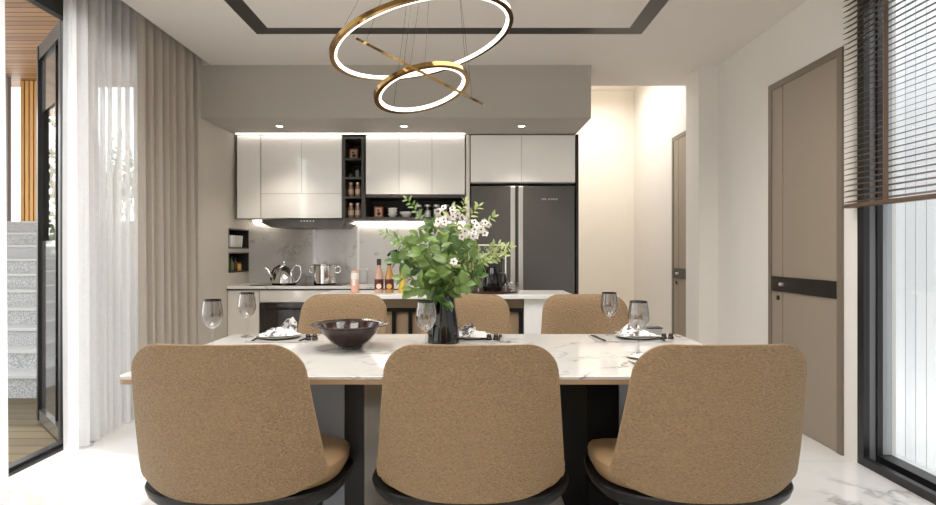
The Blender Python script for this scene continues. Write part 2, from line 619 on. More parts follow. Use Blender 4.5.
# ------------------------------------------------------------------ doors in the right wall
def wall_door(name, y0, y1, zt, hinge_far=True):
    f = MB()
    fw = 0.045
    f.box(XR - 0.014, XR - 0.0005, y0, y0 + fw, 0, zt)
    f.box(XR - 0.014, XR - 0.0005, y1 - fw, y1, 0, zt)
    f.box(XR - 0.014, XR - 0.0005, y0 + fw, y1 - fw, zt - fw, zt)
    d = struct(name, f, M['door_frame'])
    yi0, yi1 = y0 + fw, y1 - fw
    sp = yi1 - 0.135
    MB().box(XR - 0.009, XR - 0.0005, yi0, sp - 0.004, 0.004, zt - fw, 0.001).build('door_leaf', M['door'], d)
    MB().box(XR - 0.009, XR - 0.0005, sp + 0.004, yi1, 0.004, zt - fw, 0.001).build('side_panel', M['door'], d)
    b = MB().box(XR - 0.02, XR - 0.0095, yi0, yi1 - 0.002, 0.915, 1.02, 0.002).build('lock_bar', M['lockbar'], d)
    ky = sp - 0.02
    MB().lathe([(0.0, -0.001), (0.013, -0.001), (0.013, 0.022), (0.009, 0.028), (0, 0.028)], 16, (XR - 0.02, ky, 0.968), (-1, 0, 0)).build('thumb_turn', M['steel'], b, True)
    MB().lathe([(0, 0), (0.018, 0), (0.018, 0.006), (0.012, 0.009), (0, 0.009)], 18, (XR - 0.0095, sp + 0.055, 0.87), (-1, 0, 0)).build('keyhole_cover', M['lockbar'], d, True)
    return d


wall_door('door_1', 3.284, 4.084, 2.40)
wall_door('door_2', 5.18, 6.0, 2.41)

# ------------------------------------------------------------------ right window
wy0, wy1, wzt = 0.1, 3.174, 2.68
f = MB()
# far jamb seen end-on: black profile, grey channel, black profile, grey sash
f.box(2.218, 2.252, wy1 - 0.05, wy1, 0.0, wzt)
f.box(2.296, 2.326, wy1 - 0.05, wy1, 0.0, wzt)
f.box(2.218, 2.252, wy0, wy0 + 0.05, 0.0, wzt)
f.box(2.296, 2.326, wy0, wy0 + 0.05, 0.0, wzt)
f.box(2.218, 2.252, wy0 + 0.05, wy1 - 0.05, 0.0, 0.045)
f.box(2.296, 2.326, wy0 + 0.05, wy1 - 0.05, 0.0, 0.06)
f.box(2.218, 2.326, wy0 + 0.05, wy1 - 0.05, wzt - 0.05, wzt)
win = struct('window_1', f, M['frame'])
MB().box(2.252, 2.296, wy1 - 0.035, wy1, 0.0, wzt).build('frame_channel', M['frame_grey'], win)
MB().box(2.252, 2.296, wy0 + 0.05, wy1 - 0.05, 0.0, 0.02).build('sill_track', M['frame'], win)
MB().box(2.326, 2.385, wy1 - 0.04, wy1, 0.06, wzt).box(2.326, 2.385, 1.55, 1.61, 0.06, wzt).build('sash_stile', M['frame_lite'], win)
MB().box(2.326, 2.385, wy0, wy1, 0.0, 0.058).build('sash_rail', M['frame'], win)
MB().box(2.352, 2.358, wy0, wy1 - 0.04, 0.058, wzt).build('window_pane', M['pane'], win)
struct('wall_outside', MB().box(3.8, 3.9, -3.5, 9.0, -1.6, 3.6), M['out_white'])
struct('ground_outside', MB().box(2.56, 3.8, -3.5, 9.0, -1.7, -1.6), M['nosing'])

# wooden venetian blind
bl = thing('venetian_blind', 'brown wooden venetian blind half lowered over the right-hand window', 'blind', (2.165, 1.7, 0))
by0, by1 = -1.45, 1.49
s = MB()
zb = 1.442
zz = zb + 0.035
while zz < 2.76:
    b = bmesh.new()
    bmesh.ops.create_cube(b, size=1)
    for v in b.verts:
        x, y, z = v.co
        x *= 0.036
        z = z * 0.003 + x * 0.34
        v.co = Vector((x, (by0 + by1) / 2 + y * (by1 - by0), zz + z))
    s._merge(b)
    zz += 0.031
s.build('slats', M['blind'], bl)
MB().box(-0.026, 0.026, by0, by1, zb, zb + 0.022, 0.004).build('bottom_rail', M['blind'], bl)
MB().box(-0.03, 0.03, by0, by1, 2.77, 2.829, 0.003).build('head_rail', M['blind'], bl)
for yy in (1.15, 0.1, -1.0):
    MB().box(-0.0285, -0.0275, yy - 0.017, yy + 0.017, zb + 0.02, 2.775).build('ladder_tape', M['blind'], bl)

# ------------------------------------------------------------------ left glazing
f = MB()
HB = 2.63
f.box(XL - 0.05, XL, -3.5, 4.85, HB, ZC + 0.12)
f.box(XL - 0.05, XL, -3.5, 4.85, 0, 0.03)
f.box(XL - 0.02, XL + 0.03, -3.5, 4.85, 0, 0.012)
for yy in (4.82, 3.49, 2.2, 0.7, -0.6, -1.9, -3.4):
    f.box(XL - 0.05, XL, yy - 0.02, yy + 0.02, 0.03, HB)
win2 = struct('window_2', f, M['frame'])
for a, b in ((3.52, 4.79), (0.73, 2.17), (-0.57, 0.67), (-1.87, -0.63), (-3.37, -1.93)):
    MB().box(XL - 0.028, XL - 0.022, a, b, 0.03, HB).build('window_pane', M['pane'], win2)

# glazed leaf standing open on the deck
d = struct('door_3', MB(), M['frame'])
ax, ay = -3.02, 4.0
bx, by = -2.52, 3.53
L = sqrt((bx - ax) ** 2 + (by - ay) ** 2)
d.location = (ax, ay, 0)
d.rotation_euler = (0, 0, math.atan2(by - ay, bx - ax))
zt = 2.65
MB().box(-0.02, 0.025, -0.035, 0.035, 0.0, zt).build('door_stile', M['frame'], d)
MB().box(L - 0.06, L, -0.03, 0.03, 0.0, zt).build('door_stile', M['frame'], d)
MB().box(0.025, L - 0.06, -0.03, 0.03, zt - 0.10, zt).build('top_rail', M['frame'], d)
MB().box(0.025, L - 0.06, -0.03, 0.03, 0.0, 0.08).build('bottom_rail', M['mirror_dark'], d)
MB().box(0.025, 0.44, -0.012, 0.012, 0.08, 1.27).build('kick_panel', M['mirror_dark'], d)
MB().box(0.025, 0.44, -0.012, 0.012, 2.18, zt - 0.1).build('upper_panel', M['mirror_dark'], d)
MB().box(0.025, 0.44, -0.003, 0.003, 1.27, 2.18).build('door_pane', M['smoke_dark'], d)
MB().box(0.44, 0.455, -0.012, 0.012, 0.08, zt - 0.1).build('door_mullion', M['frame'], d)
MB().box(0.455, L - 0.06, -0.003, 0.003, 0.08, zt - 0.1).build('door_pane', M['pane'], d)


# curtains
def wave(y0, y1, x0, amp, period, z0, z1, seed, hem=0.0):
    rnd = random.Random(seed)
    n = int((y1 - y0) / 0.012)
    ph = 0.0
    top, bot = [], []
    prof = []
    a = amp
    for i in range(n + 1):
        y = y0 + (y1 - y0) * i / n
        if i % 8 == 0:
            per = period * rnd.uniform(0.75, 1.3)
            a = amp * rnd.uniform(0.6, 1.1)
        ph += 2 * pi * ((y1 - y0) / n) / per
        prof.append((y, ph, a))
    # smooth the amplitude so the folds hang without kinks
    am = [p[2] for p in prof]
    am = [sum(am[max(0, i - 5):i + 6]) / len(am[max(0, i - 5):i + 6]) for i in range(len(am))]
    rows = []
    for k in range(9):
        t = k / 8
        z = z1 + (z0 - z1) * t
        row = []
        for (y, p, _), aa in zip(prof, am):
            sp = 0.75 + 0.4 * t
            sx = sin(0.5 * p + 0.12 * sin(2.2 * t + y * 3))
            row.append((x0 + aa * sp * (2 * abs(sx) ** 0.85 - 1), y + 0.006 * sp * sin(2 * p), z + (hem * sin(p * 0.5) if k == 8 else 0)))
        rows.append(row)
    return MB().grid(rows)


def curtain(name, m, y0, y1, x0, amp, period, seed, label, z0=0.008):
    o = wave(y0, y1, x0, amp, period, z0, 2.93, seed, 0.0).build(name, m, None, True)
    return tag(o, label, 'curtain')


curtain('drape', M['drape'], 3.995, 4.84, -2.365, 0.075, 0.12, 3, 'taupe opaque drape hanging beside the kitchen bulkhead')
curtain('sheer_curtain', M['sheer'], 3.31, 4.015, -2.375, 0.05, 0.085, 5, 'white translucent sheer curtain hanging next to the taupe drape')
curtain('sheer_curtain', M['sheer'], -0.75, 2.85, -2.36, 0.045, 0.08, 8, 'white translucent sheer curtain at the left edge of the photo')
curtain('sheer_curtain', M['sheer'], -3.4, -1.0, -2.36, 0.035, 0.1, 9, 'white translucent sheer curtain behind the camera, out of the picture')

# ------------------------------------------------------------------ outside left
struct('deck', MB().box(-9.0, XL - 0.05, -4.0, 4.64, -0.12, -0.02), M['deck'])
YS, RUN, RISE = 4.64, 0.28, 0.157
st = MB()
no = MB()
for k in range(10):
    y = YS + k * RUN
    st.box(-7.2, -2.75, y, y + RUN + (0 if k < 9 else 6), -0.12, (k + 1) * RISE - 0.012)
    no.box(-7.2, -2.75, y - 0.012, y + RUN + (0 if k < 9 else 6), (k + 1) * RISE - 0.0119, (k + 1) * RISE + 0.012)
stairs = struct('stairs', st, M['stone'])
no.build('tread', M['nosing'], stairs)
YT = 7.3
zt0 = 10 * RISE + 0.012
struct('trim_soffit', MB().box(-8.5, -2.7, 4.3, 7.6, 3.42, 3.5), M['soffit'])
for x0, x1 in ((-5.81, -5.55), (-5.36, -4.86), (-4.2, -2.8)):
    sl = MB()
    x = x0
    while x < x1 - 0.02:
        sl.box(x, x + 0.045, YT, YT + 0.05, zt0, 3.42, 0.004)
        x += 0.06
    sl.box(x0, x1, YT + 0.05, YT + 0.08, zt0, 3.42)
    struct('wall_timber', sl, M['slats'])
rp = thing('railing', 'dark steel railing post with a rail at the top of the outdoor steps', 'railing', (-5.86, 7.15, zt0))
MB().box(-0.03, 0.03, -0.03, 0.03, 0.0, 1.84).build('post', M['frame_grey'], rp)
for zz in (0.5, 1.12):
    MB().box(-0.9, -0.03, -0.02, 0.02, zz, zz + 0.05).build('rail', M['frame_grey'], rp)


def add_leaf(mb, p, d, L, W, nrm, fold=0.15, seg=6):
    d = d.normalized()
    s = d.cross(nrm)
    if s.length < 1e-4:
        s = d.cross(Vector((1, 0, 0.3)))
    s.normalize()
    nn = s.cross(d).normalized()
    mid, lf, rt = [], [], []
    for i in range(seg + 1):
        t = i / seg
        w = W * 0.5 * (sin(pi * t ** 0.8)) ** 0.85 if 0 < t < 1 else 0.0
        c = p + d * (L * t) - nn * (L * 0.22 * t * t)
        mid.append(c)
        lf.append(c + s * w + nn * w * fold)
        rt.append(c - s * w + nn * w * fold)
    bm = mb.bm
    vm = [bm.verts.new(v) for v in mid]
    vl = [vm[0]] + [bm.verts.new(v) for v in lf[1:-1]] + [vm[-1]]
    vr = [vm[0]] + [bm.verts.new(v) for v in rt[1:-1]] + [vm[-1]]
    for i in range(seg):
        for a, flip in ((vl, False), (vr, True)):
            q = []
            for v in ((vm[i], vm[i + 1], a[i + 1], a[i]) if flip else (vm[i], a[i], a[i + 1], vm[i + 1])):
                if v not in q:
                    q.append(v)
            if len(q) >= 3:
                bm.faces.new(q)


def rvec(rnd):
    while True:
        v = Vector((rnd.uniform(-1, 1), rnd.uniform(-1, 1), rnd.uniform(-1, 1)))
        if 0.1 < v.length < 1:
            return v.normalized()


rnd = random.Random(11)
tr = thing('tree', 'leafy tree outside the open door, seen mirrored in its glass', 'tree', (-8.3, 6.75, 0.0))
MB().tube([(0, 0, 0), (0.05, 0, 0.6), (0.02, 0.1, 1.2), (0.15, 0.1, 2.2)], [0.07, 0.06, 0.05, 0.02], 8).tube([(0.03, 0.05, 0.8), (-0.3, 0.1, 1.3), (-0.5, 0.1, 1.9)], [0.035, 0.03, 0.01], 6).tube([(0.03, 0.05, 0.6), (0.4, 0, 1.0), (0.6, 0.1, 1.5)], [0.035, 0.03, 0.01], 6).build('trunk', M['bark'], tr, True)
fo = MB()
for i in range(1000):
    v = rvec(rnd) * (rnd.random() ** 0.4)
    p = Vector((v.x * 0.6, v.y * 0.6, 1.05 + v.z * 0.95))
    add_leaf(fo, p, rvec(rnd), rnd.uniform(0.06, 0.11), 0.045, rvec(rnd), 0.1, 3)
fo.build('foliage', M['leaf_dark'], tr)
for ch_ in tr.children:
    ch_.scale = (1.6, 1.6, 1.75)
tr2 = copy_tree(tr)
tr2['label'] = 'leafy tree beyond the timber wall, seen faintly through the white sheer'
tr2.location = (-5.95, 9.4, zt0)
for ch_ in tr2.children:
    ch_.scale = (0.8, 0.8, 0.75)

# ------------------------------------------------------------------ kitchen: base run
YW = 5.42
ZW = 0.86


def gx(px, D=5.58):
    return PX(px, D)


def gz(py, D=5.58):
    return PZ(py, D)


# two base cabinets under the worktop and an oven between them
b = thing('base_cabinet', 'narrow pale base cabinet at the left end of the kitchen run', 'cabinet', (-2.13, 5.765, 0))
xa, xb = XK + 0.003, PX(259.3, 5.445)
MB().box(xa + 2.13, xb + 2.13, -0.30, 0.215, 0.09, 0.822).box(xa + 2.13, xb + 2.13, -0.25, 0.215, 0, 0.0899).build('body', M['carcass'], b)
MB().box(xa + 2.133, xb + 2.128, -0.322, -0.302, 0.095, 0.818, 0.002).build('door', M['warm_lacquer'], b)
xc = PX(345, 5.445)
b = thing('oven_cabinet', 'pale cabinet with one wide drawer above a black glass oven', 'cabinet', (-1.6, 5.765, 0))
MB().box(xb + 1.602, xc + 1.6, -0.30, 0.215, 0.09, 0.822).box(xb + 1.602, xc + 1.6, -0.25, 0.215, 0, 0.0899).build('body', M['carcass'], b)
MB().box(xb + 1.604, xc + 1.597, -0.322, -0.302, 0.703, 0.818, 0.002).build('drawer', M['warm_lacquer'], b)
ov = MB().box(xb + 1.604, xc + 1.597, -0.324, -0.302, 0.16, 0.695, 0.003).build('oven_door', M['dark_pane'], b)
MB().box(xb + 1.68, xc + 1.52, -0.35, -0.338, 0.63, 0.645, 0.003).box(xb + 1.70, xb + 1.715, -0.34, -0.324, 0.63, 0.645).box(xc + 1.485, xc + 1.5, -0.34, -0.324, 0.63, 0.645).build('handle', M['black'], ov)
b = thing('base_cabinet', 'wide pale base cabinet behind the breakfast bar', 'cabinet', (-0.5, 5.765, 0))
MB().box(xc + 0.503, 0.495, -0.30, 0.215, 0.09, 0.822).box(xc + 0.503, 0.495, -0.25, 0.215, 0, 0.0899).build('body', M['carcass'], b)
for k in range(2):
    xm0 = xc + 0.505 + k * (0.495 - xc - 0.505) / 2
    xm1 = xm0 + (0.495 - xc - 0.505) / 2 - 0.004
    MB().box(xm0, xm1, -0.322, -0.302, 0.095, 0.818, 0.002).build('door', M['warm_lacquer'], b)
wt = MB().box(XK + 0.002, -0.002, YW, 5.984, 0.832, ZW, 0.003).build('worktop', M['counter'])
tag(wt, 'veined marble kitchen worktop running along the back wall', 'worktop')
sh = MB().box(XK + 0.002, -0.002, YW + 0.006, 5.95, 0.8225, 0.8318).build('shadow_gap', M['black'], wt)

hb = MB().box(PX(254, 5.6), PX(345, 5.6), 5.48, 5.88, ZW + 0.0005, ZW + 0.008, 0.002).build('hob', M['black_gloss'])
tag(hb, 'thin black glass hob let into the worktop under the range hood', 'hob')

# kettle
D = 5.68
kx = PX(284, D)
k = thing('kettle', 'shiny chrome kettle with hooped handle on the hob', 'kettle', (kx, D, ZW + 0.0085))
MB().lathe([(0, 0), (0.115, 0), (0.122, 0.01), (0.118, 0.05), (0.10, 0.11), (0.07, 0.155), (0.04, 0.178), (0.0, 0.182)], 36).build('body', M['chrome'], k, True)
MB().lathe([(0.0, 0.178), (0.03, 0.18), (0.012, 0.19), (0.010, 0.2), (0.018, 0.212), (0.014, 0.226), (0, 0.23)], 20).build('lid_knob', M['chrome'], k, True)
MB().tube([(-0.09, 0, 0.05), (-0.14, 0, 0.09), (-0.16, 0, 0.14), (-0.185, 0, 0.155)], [0.028, 0.022, 0.017, 0.022], 14).build('spout', M['chrome'], k, True)
MB().tube([(-0.13, 0.0, 0.03), (-0.135, 0, 0.08), (-0.1, 0, 0.15), (-0.04, 0, 0.185)], 0.009, 8).build('strap', M['black'], k, True)
hp = [(0.075 + 0.075 * (1 - cos(a)) * 0.55 + 0.0, 0, 0.11 + 0.085 * sin(a)) for a in [2 * pi * i / 24 for i in range(24)]]
hp = [(0.125 + 0.05 * cos(a), 0, 0.10 + 0.085 * sin(a) + 0.02 * cos(a)) for a in [2 * pi * i / 28 for i in range(28)]]
MB().tube(hp, 0.010, 10, True).build('handle', M['chrome'], k, True)

# pot
px_ = PX(325, D)
k = thing('stock_pot', 'shiny steel pot with two loop handles on the hob beside the kettle', 'pot', (px_, D, ZW + 0.0085))
MB().lathe([(0, 0), (0.11, 0), (0.117, 0.008), (0.117, 0.185), (0.123, 0.19), (0.123, 0.197), (0.113, 0.197), (0.112, 0.012), (0, 0.012)], 40).build('body', M['chrome'], k, True)
MB().lathe([(0.111, 0.19), (0.1, 0.198), (0.05, 0.206), (0.015, 0.209), (0.015, 0.218), (0.022, 0.223), (0, 0.227)], 32).build('lid', M['chrome'], k, True)
for s_ in (-1, 1):
    MB().tube([(s_ * 0.115, 0, 0.17), (s_ * 0.145, 0, 0.175), (s_ * 0.16, 0, 0.15), (s_ * 0.15, 0, 0.115), (s_ * 0.115, 0, 0.11)], 0.009, 10).build('handle', M['chrome'], k, True)

# faucet
fx = PX(401, 5.85)
k = thing('kitchen_faucet', 'dark gooseneck tap rising from the worktop behind the bottles', 'tap', (fx, 5.88, ZW))
MB().lathe([(0, 0), (0.028, 0), (0.028, 0.012), (0.018, 0.02), (0.018, 0.12), (0, 0.12)], 20).build('base', M['black'], k, True)
MB().tube([(0, 0, 0.1), (0, 0, 0.26), (-0.01, -0.01, 0.32), (-0.05, -0.03, 0.345), (-0.1, -0.06, 0.33), (-0.13, -0.08, 0.29)], 0.014, 12).build('spout', M['black'], k, True)
MB().tube([(0.015, 0, 0.08), (0.06, -0.01, 0.11)], 0.007, 8).build('lever', M['black'], k, True)

gx_ = PX(363.5, 5.8)
k = thing('glass_canister', 'square clear glass canister on the worktop behind the orange can', 'canister', (gx_, 5.8, ZW))
MB().box(-0.04, 0.04, -0.04, 0.04, 0.001, 0.14, 0.006).build('jar', M['glass'], k)
MB().box(-0.042, 0.042, -0.042, 0.042, 0.141, 0.155, 0.004).build('lid', M['steel'], k)

# ------------------------------------------------------------------ wall units
YF = 5.58
YK = 5.984


def door_panel(mb, x0, x1, z0, z1, r=(0, 0, 0), g_=0.003):
    return mb.box(x0 - r[0] + g_ / 2, x1 - r[0] - g_ / 2, YF - r[1], YF + 0.018 - r[1], z0 - r[2] + g_ / 2, z1 - r[2] - g_ / 2, 0.0015)


ZT = 2.355
x0, x1 = gx(237), gx(260.5)
r = (x0, YK, gz(218.3))
u = thing('wall_cabinet', 'narrow white gloss wall cabinet in the kitchen corner', 'cabinet', r)
MB().box(0, x1 - x0, YF + 0.02 - YK, 0, 0, ZT - r[2]).build('body', M['carcass'], u)
door_panel(MB(), x0, x1, r[2], ZT, r).build('door', M['lacquer'], u)

x0, xm, x1 = gx(261), gx(301.6), gx(341.8)
r = (x0, YK, gz(218.3))
u = thing('wall_cabinet', 'white gloss wall cabinet with two doors over a lift-up flap above the range hood', 'cabinet', r)
MB().box(0, x1 - x0, YF + 0.02 - YK, 0, 0, ZT - r[2]).build('body', M['carcass'], u)
door_panel(MB(), x0, xm, gz(193.6), ZT, r).build('door', M['lacquer'], u)
door_panel(MB(), xm, x1, gz(193.6), ZT, r).build('door', M['lacquer'], u)
door_panel(MB(), x0, x1, r[2], gz(193.6), r).build('flap', M['lacquer'], u)

# dark open shelf: upright tower
x0, x1 = gx(342.3), gx(365.4)
tz0, tz1 = gz(220), gz(136.8)
u = thing('shelf_tower', 'tall narrow dark open shelf of four boxes between the white wall cabinets', 'shelf', (x0, YK, tz0))
W = x1 - x0
Hh = tz1 - tz0
dp = -(YK - YF)
fr = MB()
fr.box(0, 0.028, dp, -0.008, 0, Hh).box(W - 0.04, W - 0.018, dp, -0.008, 0, Hh).box(0.028, W - 0.04, dp, -0.008, 0, 0.024).box(0.028, W - 0.04, dp, -0.008, Hh - 0.02, Hh)
fr.build('side_panels', M['shelf'], u)
MB().box(W - 0.018, W, dp + 0.012, -0.008, 0.28, Hh).build('filler', M['shelf_back'], u)
MB().box(W - 0.018, W, dp, -0.008, 0.0, 0.28).build('filler', M['shelf'], u)
MB().box(0, W, -0.008, 0, 0, Hh).build('back_panel', M['shelf_back'], u)
tower_z = [tz0 + 0.024]
for py in (197.5, 178.2, 159.2):
    z = gz(py) - tz0
    MB().box(0.028, W - 0.04, dp + 0.002, -0.008, z - 0.008, z + 0.012).build('shelf_board', M['shelf'], u)
    tower_z.append(tz0 + z + 0.012)

# dark open shelf: long low box
xs0, xs1 = gx(365.8), gx(465)
u = thing('open_shelf', 'long low dark open shelf under the three white wall cabinet doors', 'shelf', (xs0, YK, tz0))
W = xs1 - xs0
Hh = gz(194.6) - tz0
MB().box(0, W, dp, -0.008, 0, 0.03).build('bottom_board', M['shelf'], u)
MB().box(0, W, dp, -0.008, Hh - 0.028, Hh).build('top_board', M['shelf'], u)
MB().box(W - 0.02, W, dp, -0.008, 0.03, Hh - 0.028).build('side_panel', M['shelf'], u)
MB().box(0, W, -0.008, 0, 0, Hh).build('back_panel', M['shelf_back'], u)
shelf_z = tz0 + 0.03

r = (xs0, YK, gz(194.4))
u = thing('wall_cabinet', 'white gloss wall cabinet of three doors above the long dark shelf', 'cabinet', r)
MB().box(0, W, YF + 0.02 - YK, 0, 0.001, ZT - r[2]).build('body', M['carcass'], u)
for a, b in ((365.8, 399), (399, 432), (432, 465)):
    door_panel(MB(), gx(a), gx(b), r[2], ZT, r).build('door', M['lacquer'], u)

# range hood
D = 5.5
hx0, hx1 = PX(262, 5.45), PX(346, 5.45)
u = thing('range_hood', 'slim dark range hood under the lift-up flap', 'range hood', ((hx0 + hx1) / 2, 5.75, 1.431))
hw = (hx1 - hx0) / 2
MB().prism([(-hw * 0.98, 0.075), (hw * 0.98, 0.075), (hw, 0.045), (hw * 0.86, 0.0), (-hw * 0.76, 0.0), (-hw, 0.045)], 'y', -0.32, 0.22).build('body', M['hood'], u)
MB().prism([(-hw * 0.96, 0.068), (hw * 0.97, 0.068), (hw * 0.985, 0.05), (-hw * 0.975, 0.05)], 'y', -0.326, -0.3201).build('front_strip', M['shelf'], u)
for q in range(5):
    MB().lathe([(0, 0), (0.006, 0), (0.006, 0.004), (0, 0.004)], 10, (-0.02 + q * 0.03, -0.3262, 0.059), (0, -1, 0)).build('button', M['steel'], u)

# fridge and its housing
fx0, fx1 = gx(470.5), gx(575.3)
r = (fx0, 5.99, 0)
ph = MB().box(gx(466), gx(469.6), YF, 5.984, 0.0, 2.36).build('side_panel_board', M['warm_lacquer'])
ph.name = 'end_panel'
tag(ph, 'pale upright end panel between the wall cabinets and the fridge', 'panel')
eb = MB().box(gx(575.9), gx(578.4), YF - 0.01, 6.12, 0.0, 2.36).build('end_panel', M['shelf_back'])
tag(eb, 'dark upright end panel on the passage side of the fridge', 'panel')
z0 = gz(183)
u = thing('wall_cabinet', 'white gloss two-door cabinet above the fridge', 'cabinet', (fx0, 5.985, z0))
MB().box(0.0, fx1 - fx0, YF + 0.02 - 5.985, 0, 0, 2.36 - z0).build('body', M['carcass'], u)
rr = (fx0, 5.985, z0)
zt_ = 2.355
door_panel(MB(), fx0, gx(521.5), z0 + 0.01, zt_, rr).build('door', M['lacquer'], u)
door_panel(MB(), gx(521.5), fx1, z0 + 0.01, zt_, rr).build('door', M['lacquer'], u)
fz = gz(185)
u = thing('fridge', 'large dark grey double-door fridge with two bright upright handles', 'fridge', ((fx0 + fx1) / 2, 5.7, 0))
fw = (fx1 - fx0) / 2 - 0.006
MB().box(-fw, fw, -0.08, 0.28, 0.03, fz - 0.006).box(-fw + 0.03, fw - 0.03, -0.05, 0.25, 0, 0.0299).build('body', M['black'], u)
xc_ = gx(516.8) - (fx0 + fx1) / 2
dl = MB().box(-fw, xc_ - 0.003, -0.125, -0.082, 0.05, fz - 0.01, 0.004).build('door', M['fridge'], u)
dr = MB().box(xc_ + 0.003, fw, -0.125, -0.082, 0.05, fz - 0.01, 0.004).build('door', M['fridge'], u)
for dd, a, b in ((dl, 510.5, 515), (dr, 518.5, 523)):
    MB().box(gx(a) - (fx0 + fx1) / 2, gx(b) - (fx0 + fx1) / 2, -0.137, -0.1255, 0.12, fz - 0.014, 0.004).build('handle', M['steel'], dd)
# the little wordmark is too small to read in the photo: a row of pale strokes
lg = MB()
rl = random.Random(4)
lx = gx(541.5) - (fx0 + fx1) / 2
for q in range(11):
    if q == 4:
        lx += 0.012
        continue
    lw = rl.uniform(0.008, 0.013)
    lh = 0.016
    lg.box(lx, lx + 0.0035, -0.1262, -0.1252, gz(200), gz(200) + lh)
    if q % 2 == 0:
        lg.box(lx, lx + lw, -0.1262, -0.1252, gz(200) + lh - 0.0035, gz(200) + lh)
    else:
        lg.box(lx, lx + lw, -0.1262, -0.1252, gz(200), gz(200) + 0.0035)
    if q % 3:
        lg.box(lx + lw - 0.0035, lx + lw, -0.1262, -0.1252, gz(200), gz(200) + lh)
    lx += lw + 0.005
lg.build('wordmark', M['steel'], dr)

# led strips
t = MB().box(gx(237), gx(465), 5.545, 5.56, 2.36, 2.3655).build('light_strip', M['led_soft'])
tag(t, 'warm light strip along the top of the white wall cabinets', 'light')
t = MB().box(gx(343), gx(465), 5.945, 5.97, tz0 - 0.008, tz0 - 0.0005).build('light_strip', M['led'])
tag(t, 'warm light strip under the long dark open shelf', 'light')
t = MB().box(gx(239), gx(262), 5.945, 5.97, gz(218.3) - 0.008, gz(218.3) - 0.0005).build('light_strip', M['led'])
tag(t, 'short warm light strip under the narrow corner cabinet, left of the range hood', 'light')

# downlights in the bulkhead
for px, lab in ((279.5, 'left'), (404, 'middle'), (521.5, 'right')):
    D = 5.22
    lb = {'left': 'small round recessed downlight above the range hood cabinet', 'middle': 'small round recessed downlight above the three-door wall cabinet', 'right': 'small round recessed downlight above the fridge'}[lab]
    u = thing('downlight', lb, 'light', (PX(px, D), D, 2.366), 0, 'downlights under the kitchen bulkhead')
    MB().lathe([(0.03, -0.0005), (0.045, -0.0005), (0.045, -0.005), (0.034, -0.007), (0.03, -0.0005)], 24).build('ring', M['steel'], u, True)
    MB().lathe([(0, -0.001), (0.03, -0.001), (0.03, -0.003), (0, -0.003)], 24).build('lens', M['spot'], u)
    ld = bpy.data.lights.new('downlight_beam', 'SPOT')
    ld.energy = 32
    ld.spot_size = radians(96)
    ld.spot_blend = 1.0
    ld.shadow_soft_size = 0.03
    ld.color = (1, 0.9, 0.76)
    lo = bpy.data.objects.new('downlight_beam', ld)
    COL.objects.link(lo)
    lo.parent = u
    lo.location = (0, 0, -0.012)

# ------------------------------------------------------------------ small things on the dark shelves
def shelf_item(name, label, cat, px, z, D=5.72, group=None):
    return thing(name, label, cat, (PX(px, D), D, z + 0.0005), 0, group)


def picture_tin(px, z, label, D=5.72):
    u = shelf_item('tin_box', label, 'box', px, z, D, 'red tins on the dark shelves')
    MB().box(-0.045, 0.045, -0.03, 0.03, 0, 0.112, 0.005).build('body', M['red'], u)
    MB().box(-0.032, 0.032, -0.0312, -0.0302, 0.014, 0.098).build('label', M['tan_print'], u)
    MB().lathe([(0, 0), (0.02, 0), (0.016, 0.001), (0, 0.001)], 16, (0.004, -0.0315, 0.04), (0, -1, 0)).lathe([(0, 0), (0.011, 0), (0.01, 0.001), (0, 0.001)], 12, (-0.004, -0.0315, 0.074), (0, -1, 0)).build('print', M['maroon'], u)


picture_tin(354.2, tower_z[3], 'red tin with a pale label in the top box of the shelf tower')
picture_tin(379, shelf_z, 'red tin with a pale label on the long low shelf')
u = shelf_item('potted_plant', 'little dry plant in a round brown pot, second box of the shelf tower', 'plant', 350.9, tower_z[2])
MB().lathe([(0, 0), (0.018, 0), (0.028, 0.02), (0.026, 0.042), (0.016, 0.052), (0.012, 0.052), (0.012, 0.045), (0, 0.044)], 20).build('pot', M['pot_brown'], u, True)
lf = MB()
for i in range(16):
    a = rnd.uniform(0, 2 * pi)
    add_leaf(lf, Vector((0.02 * cos(a), 0.01 * sin(a), 0.05 + 0.004 * i)), Vector((cos(a), sin(a) * 0.5, rnd.uniform(0.3, 1))), 0.028, 0.012, Vector((0, 0, 1)), 0.1, 3)
lf.tube([(0, 0, 0.04), (0.004, 0, 0.11)], 0.002, 5).build('foliage', M['leaf_dark'], u)
u = shelf_item('small_vase', 'small grey vase with a twig, second box of the shelf tower', 'vase', 357.6, tower_z[2])
MB().lathe([(0, 0), (0.016, 0), (0.022, 0.05), (0.020, 0.085), (0.014, 0.085), (0.015, 0.01), (0, 0.01)], 20).build('body', M['pot_grey'], u, True)
MB().tube([(0, 0, 0.05), (0.006, 0, 0.12), (-0.02, 0, 0.15)], 0.0015, 5).tube([(0.004, 0, 0.1), (0.025, 0, 0.14)], 0.0013, 5).build('twig', M['stem'], u)
labs = ['tall copper-coloured jar, left of the two in the third box of the shelf tower', 'tall copper-coloured jar, right of the two in the third box of the shelf tower',
        'tall copper-coloured jar, left of the two in the bottom box of the shelf tower', 'tall copper-coloured jar, right of the two in the bottom box of the shelf tower']
proto = None
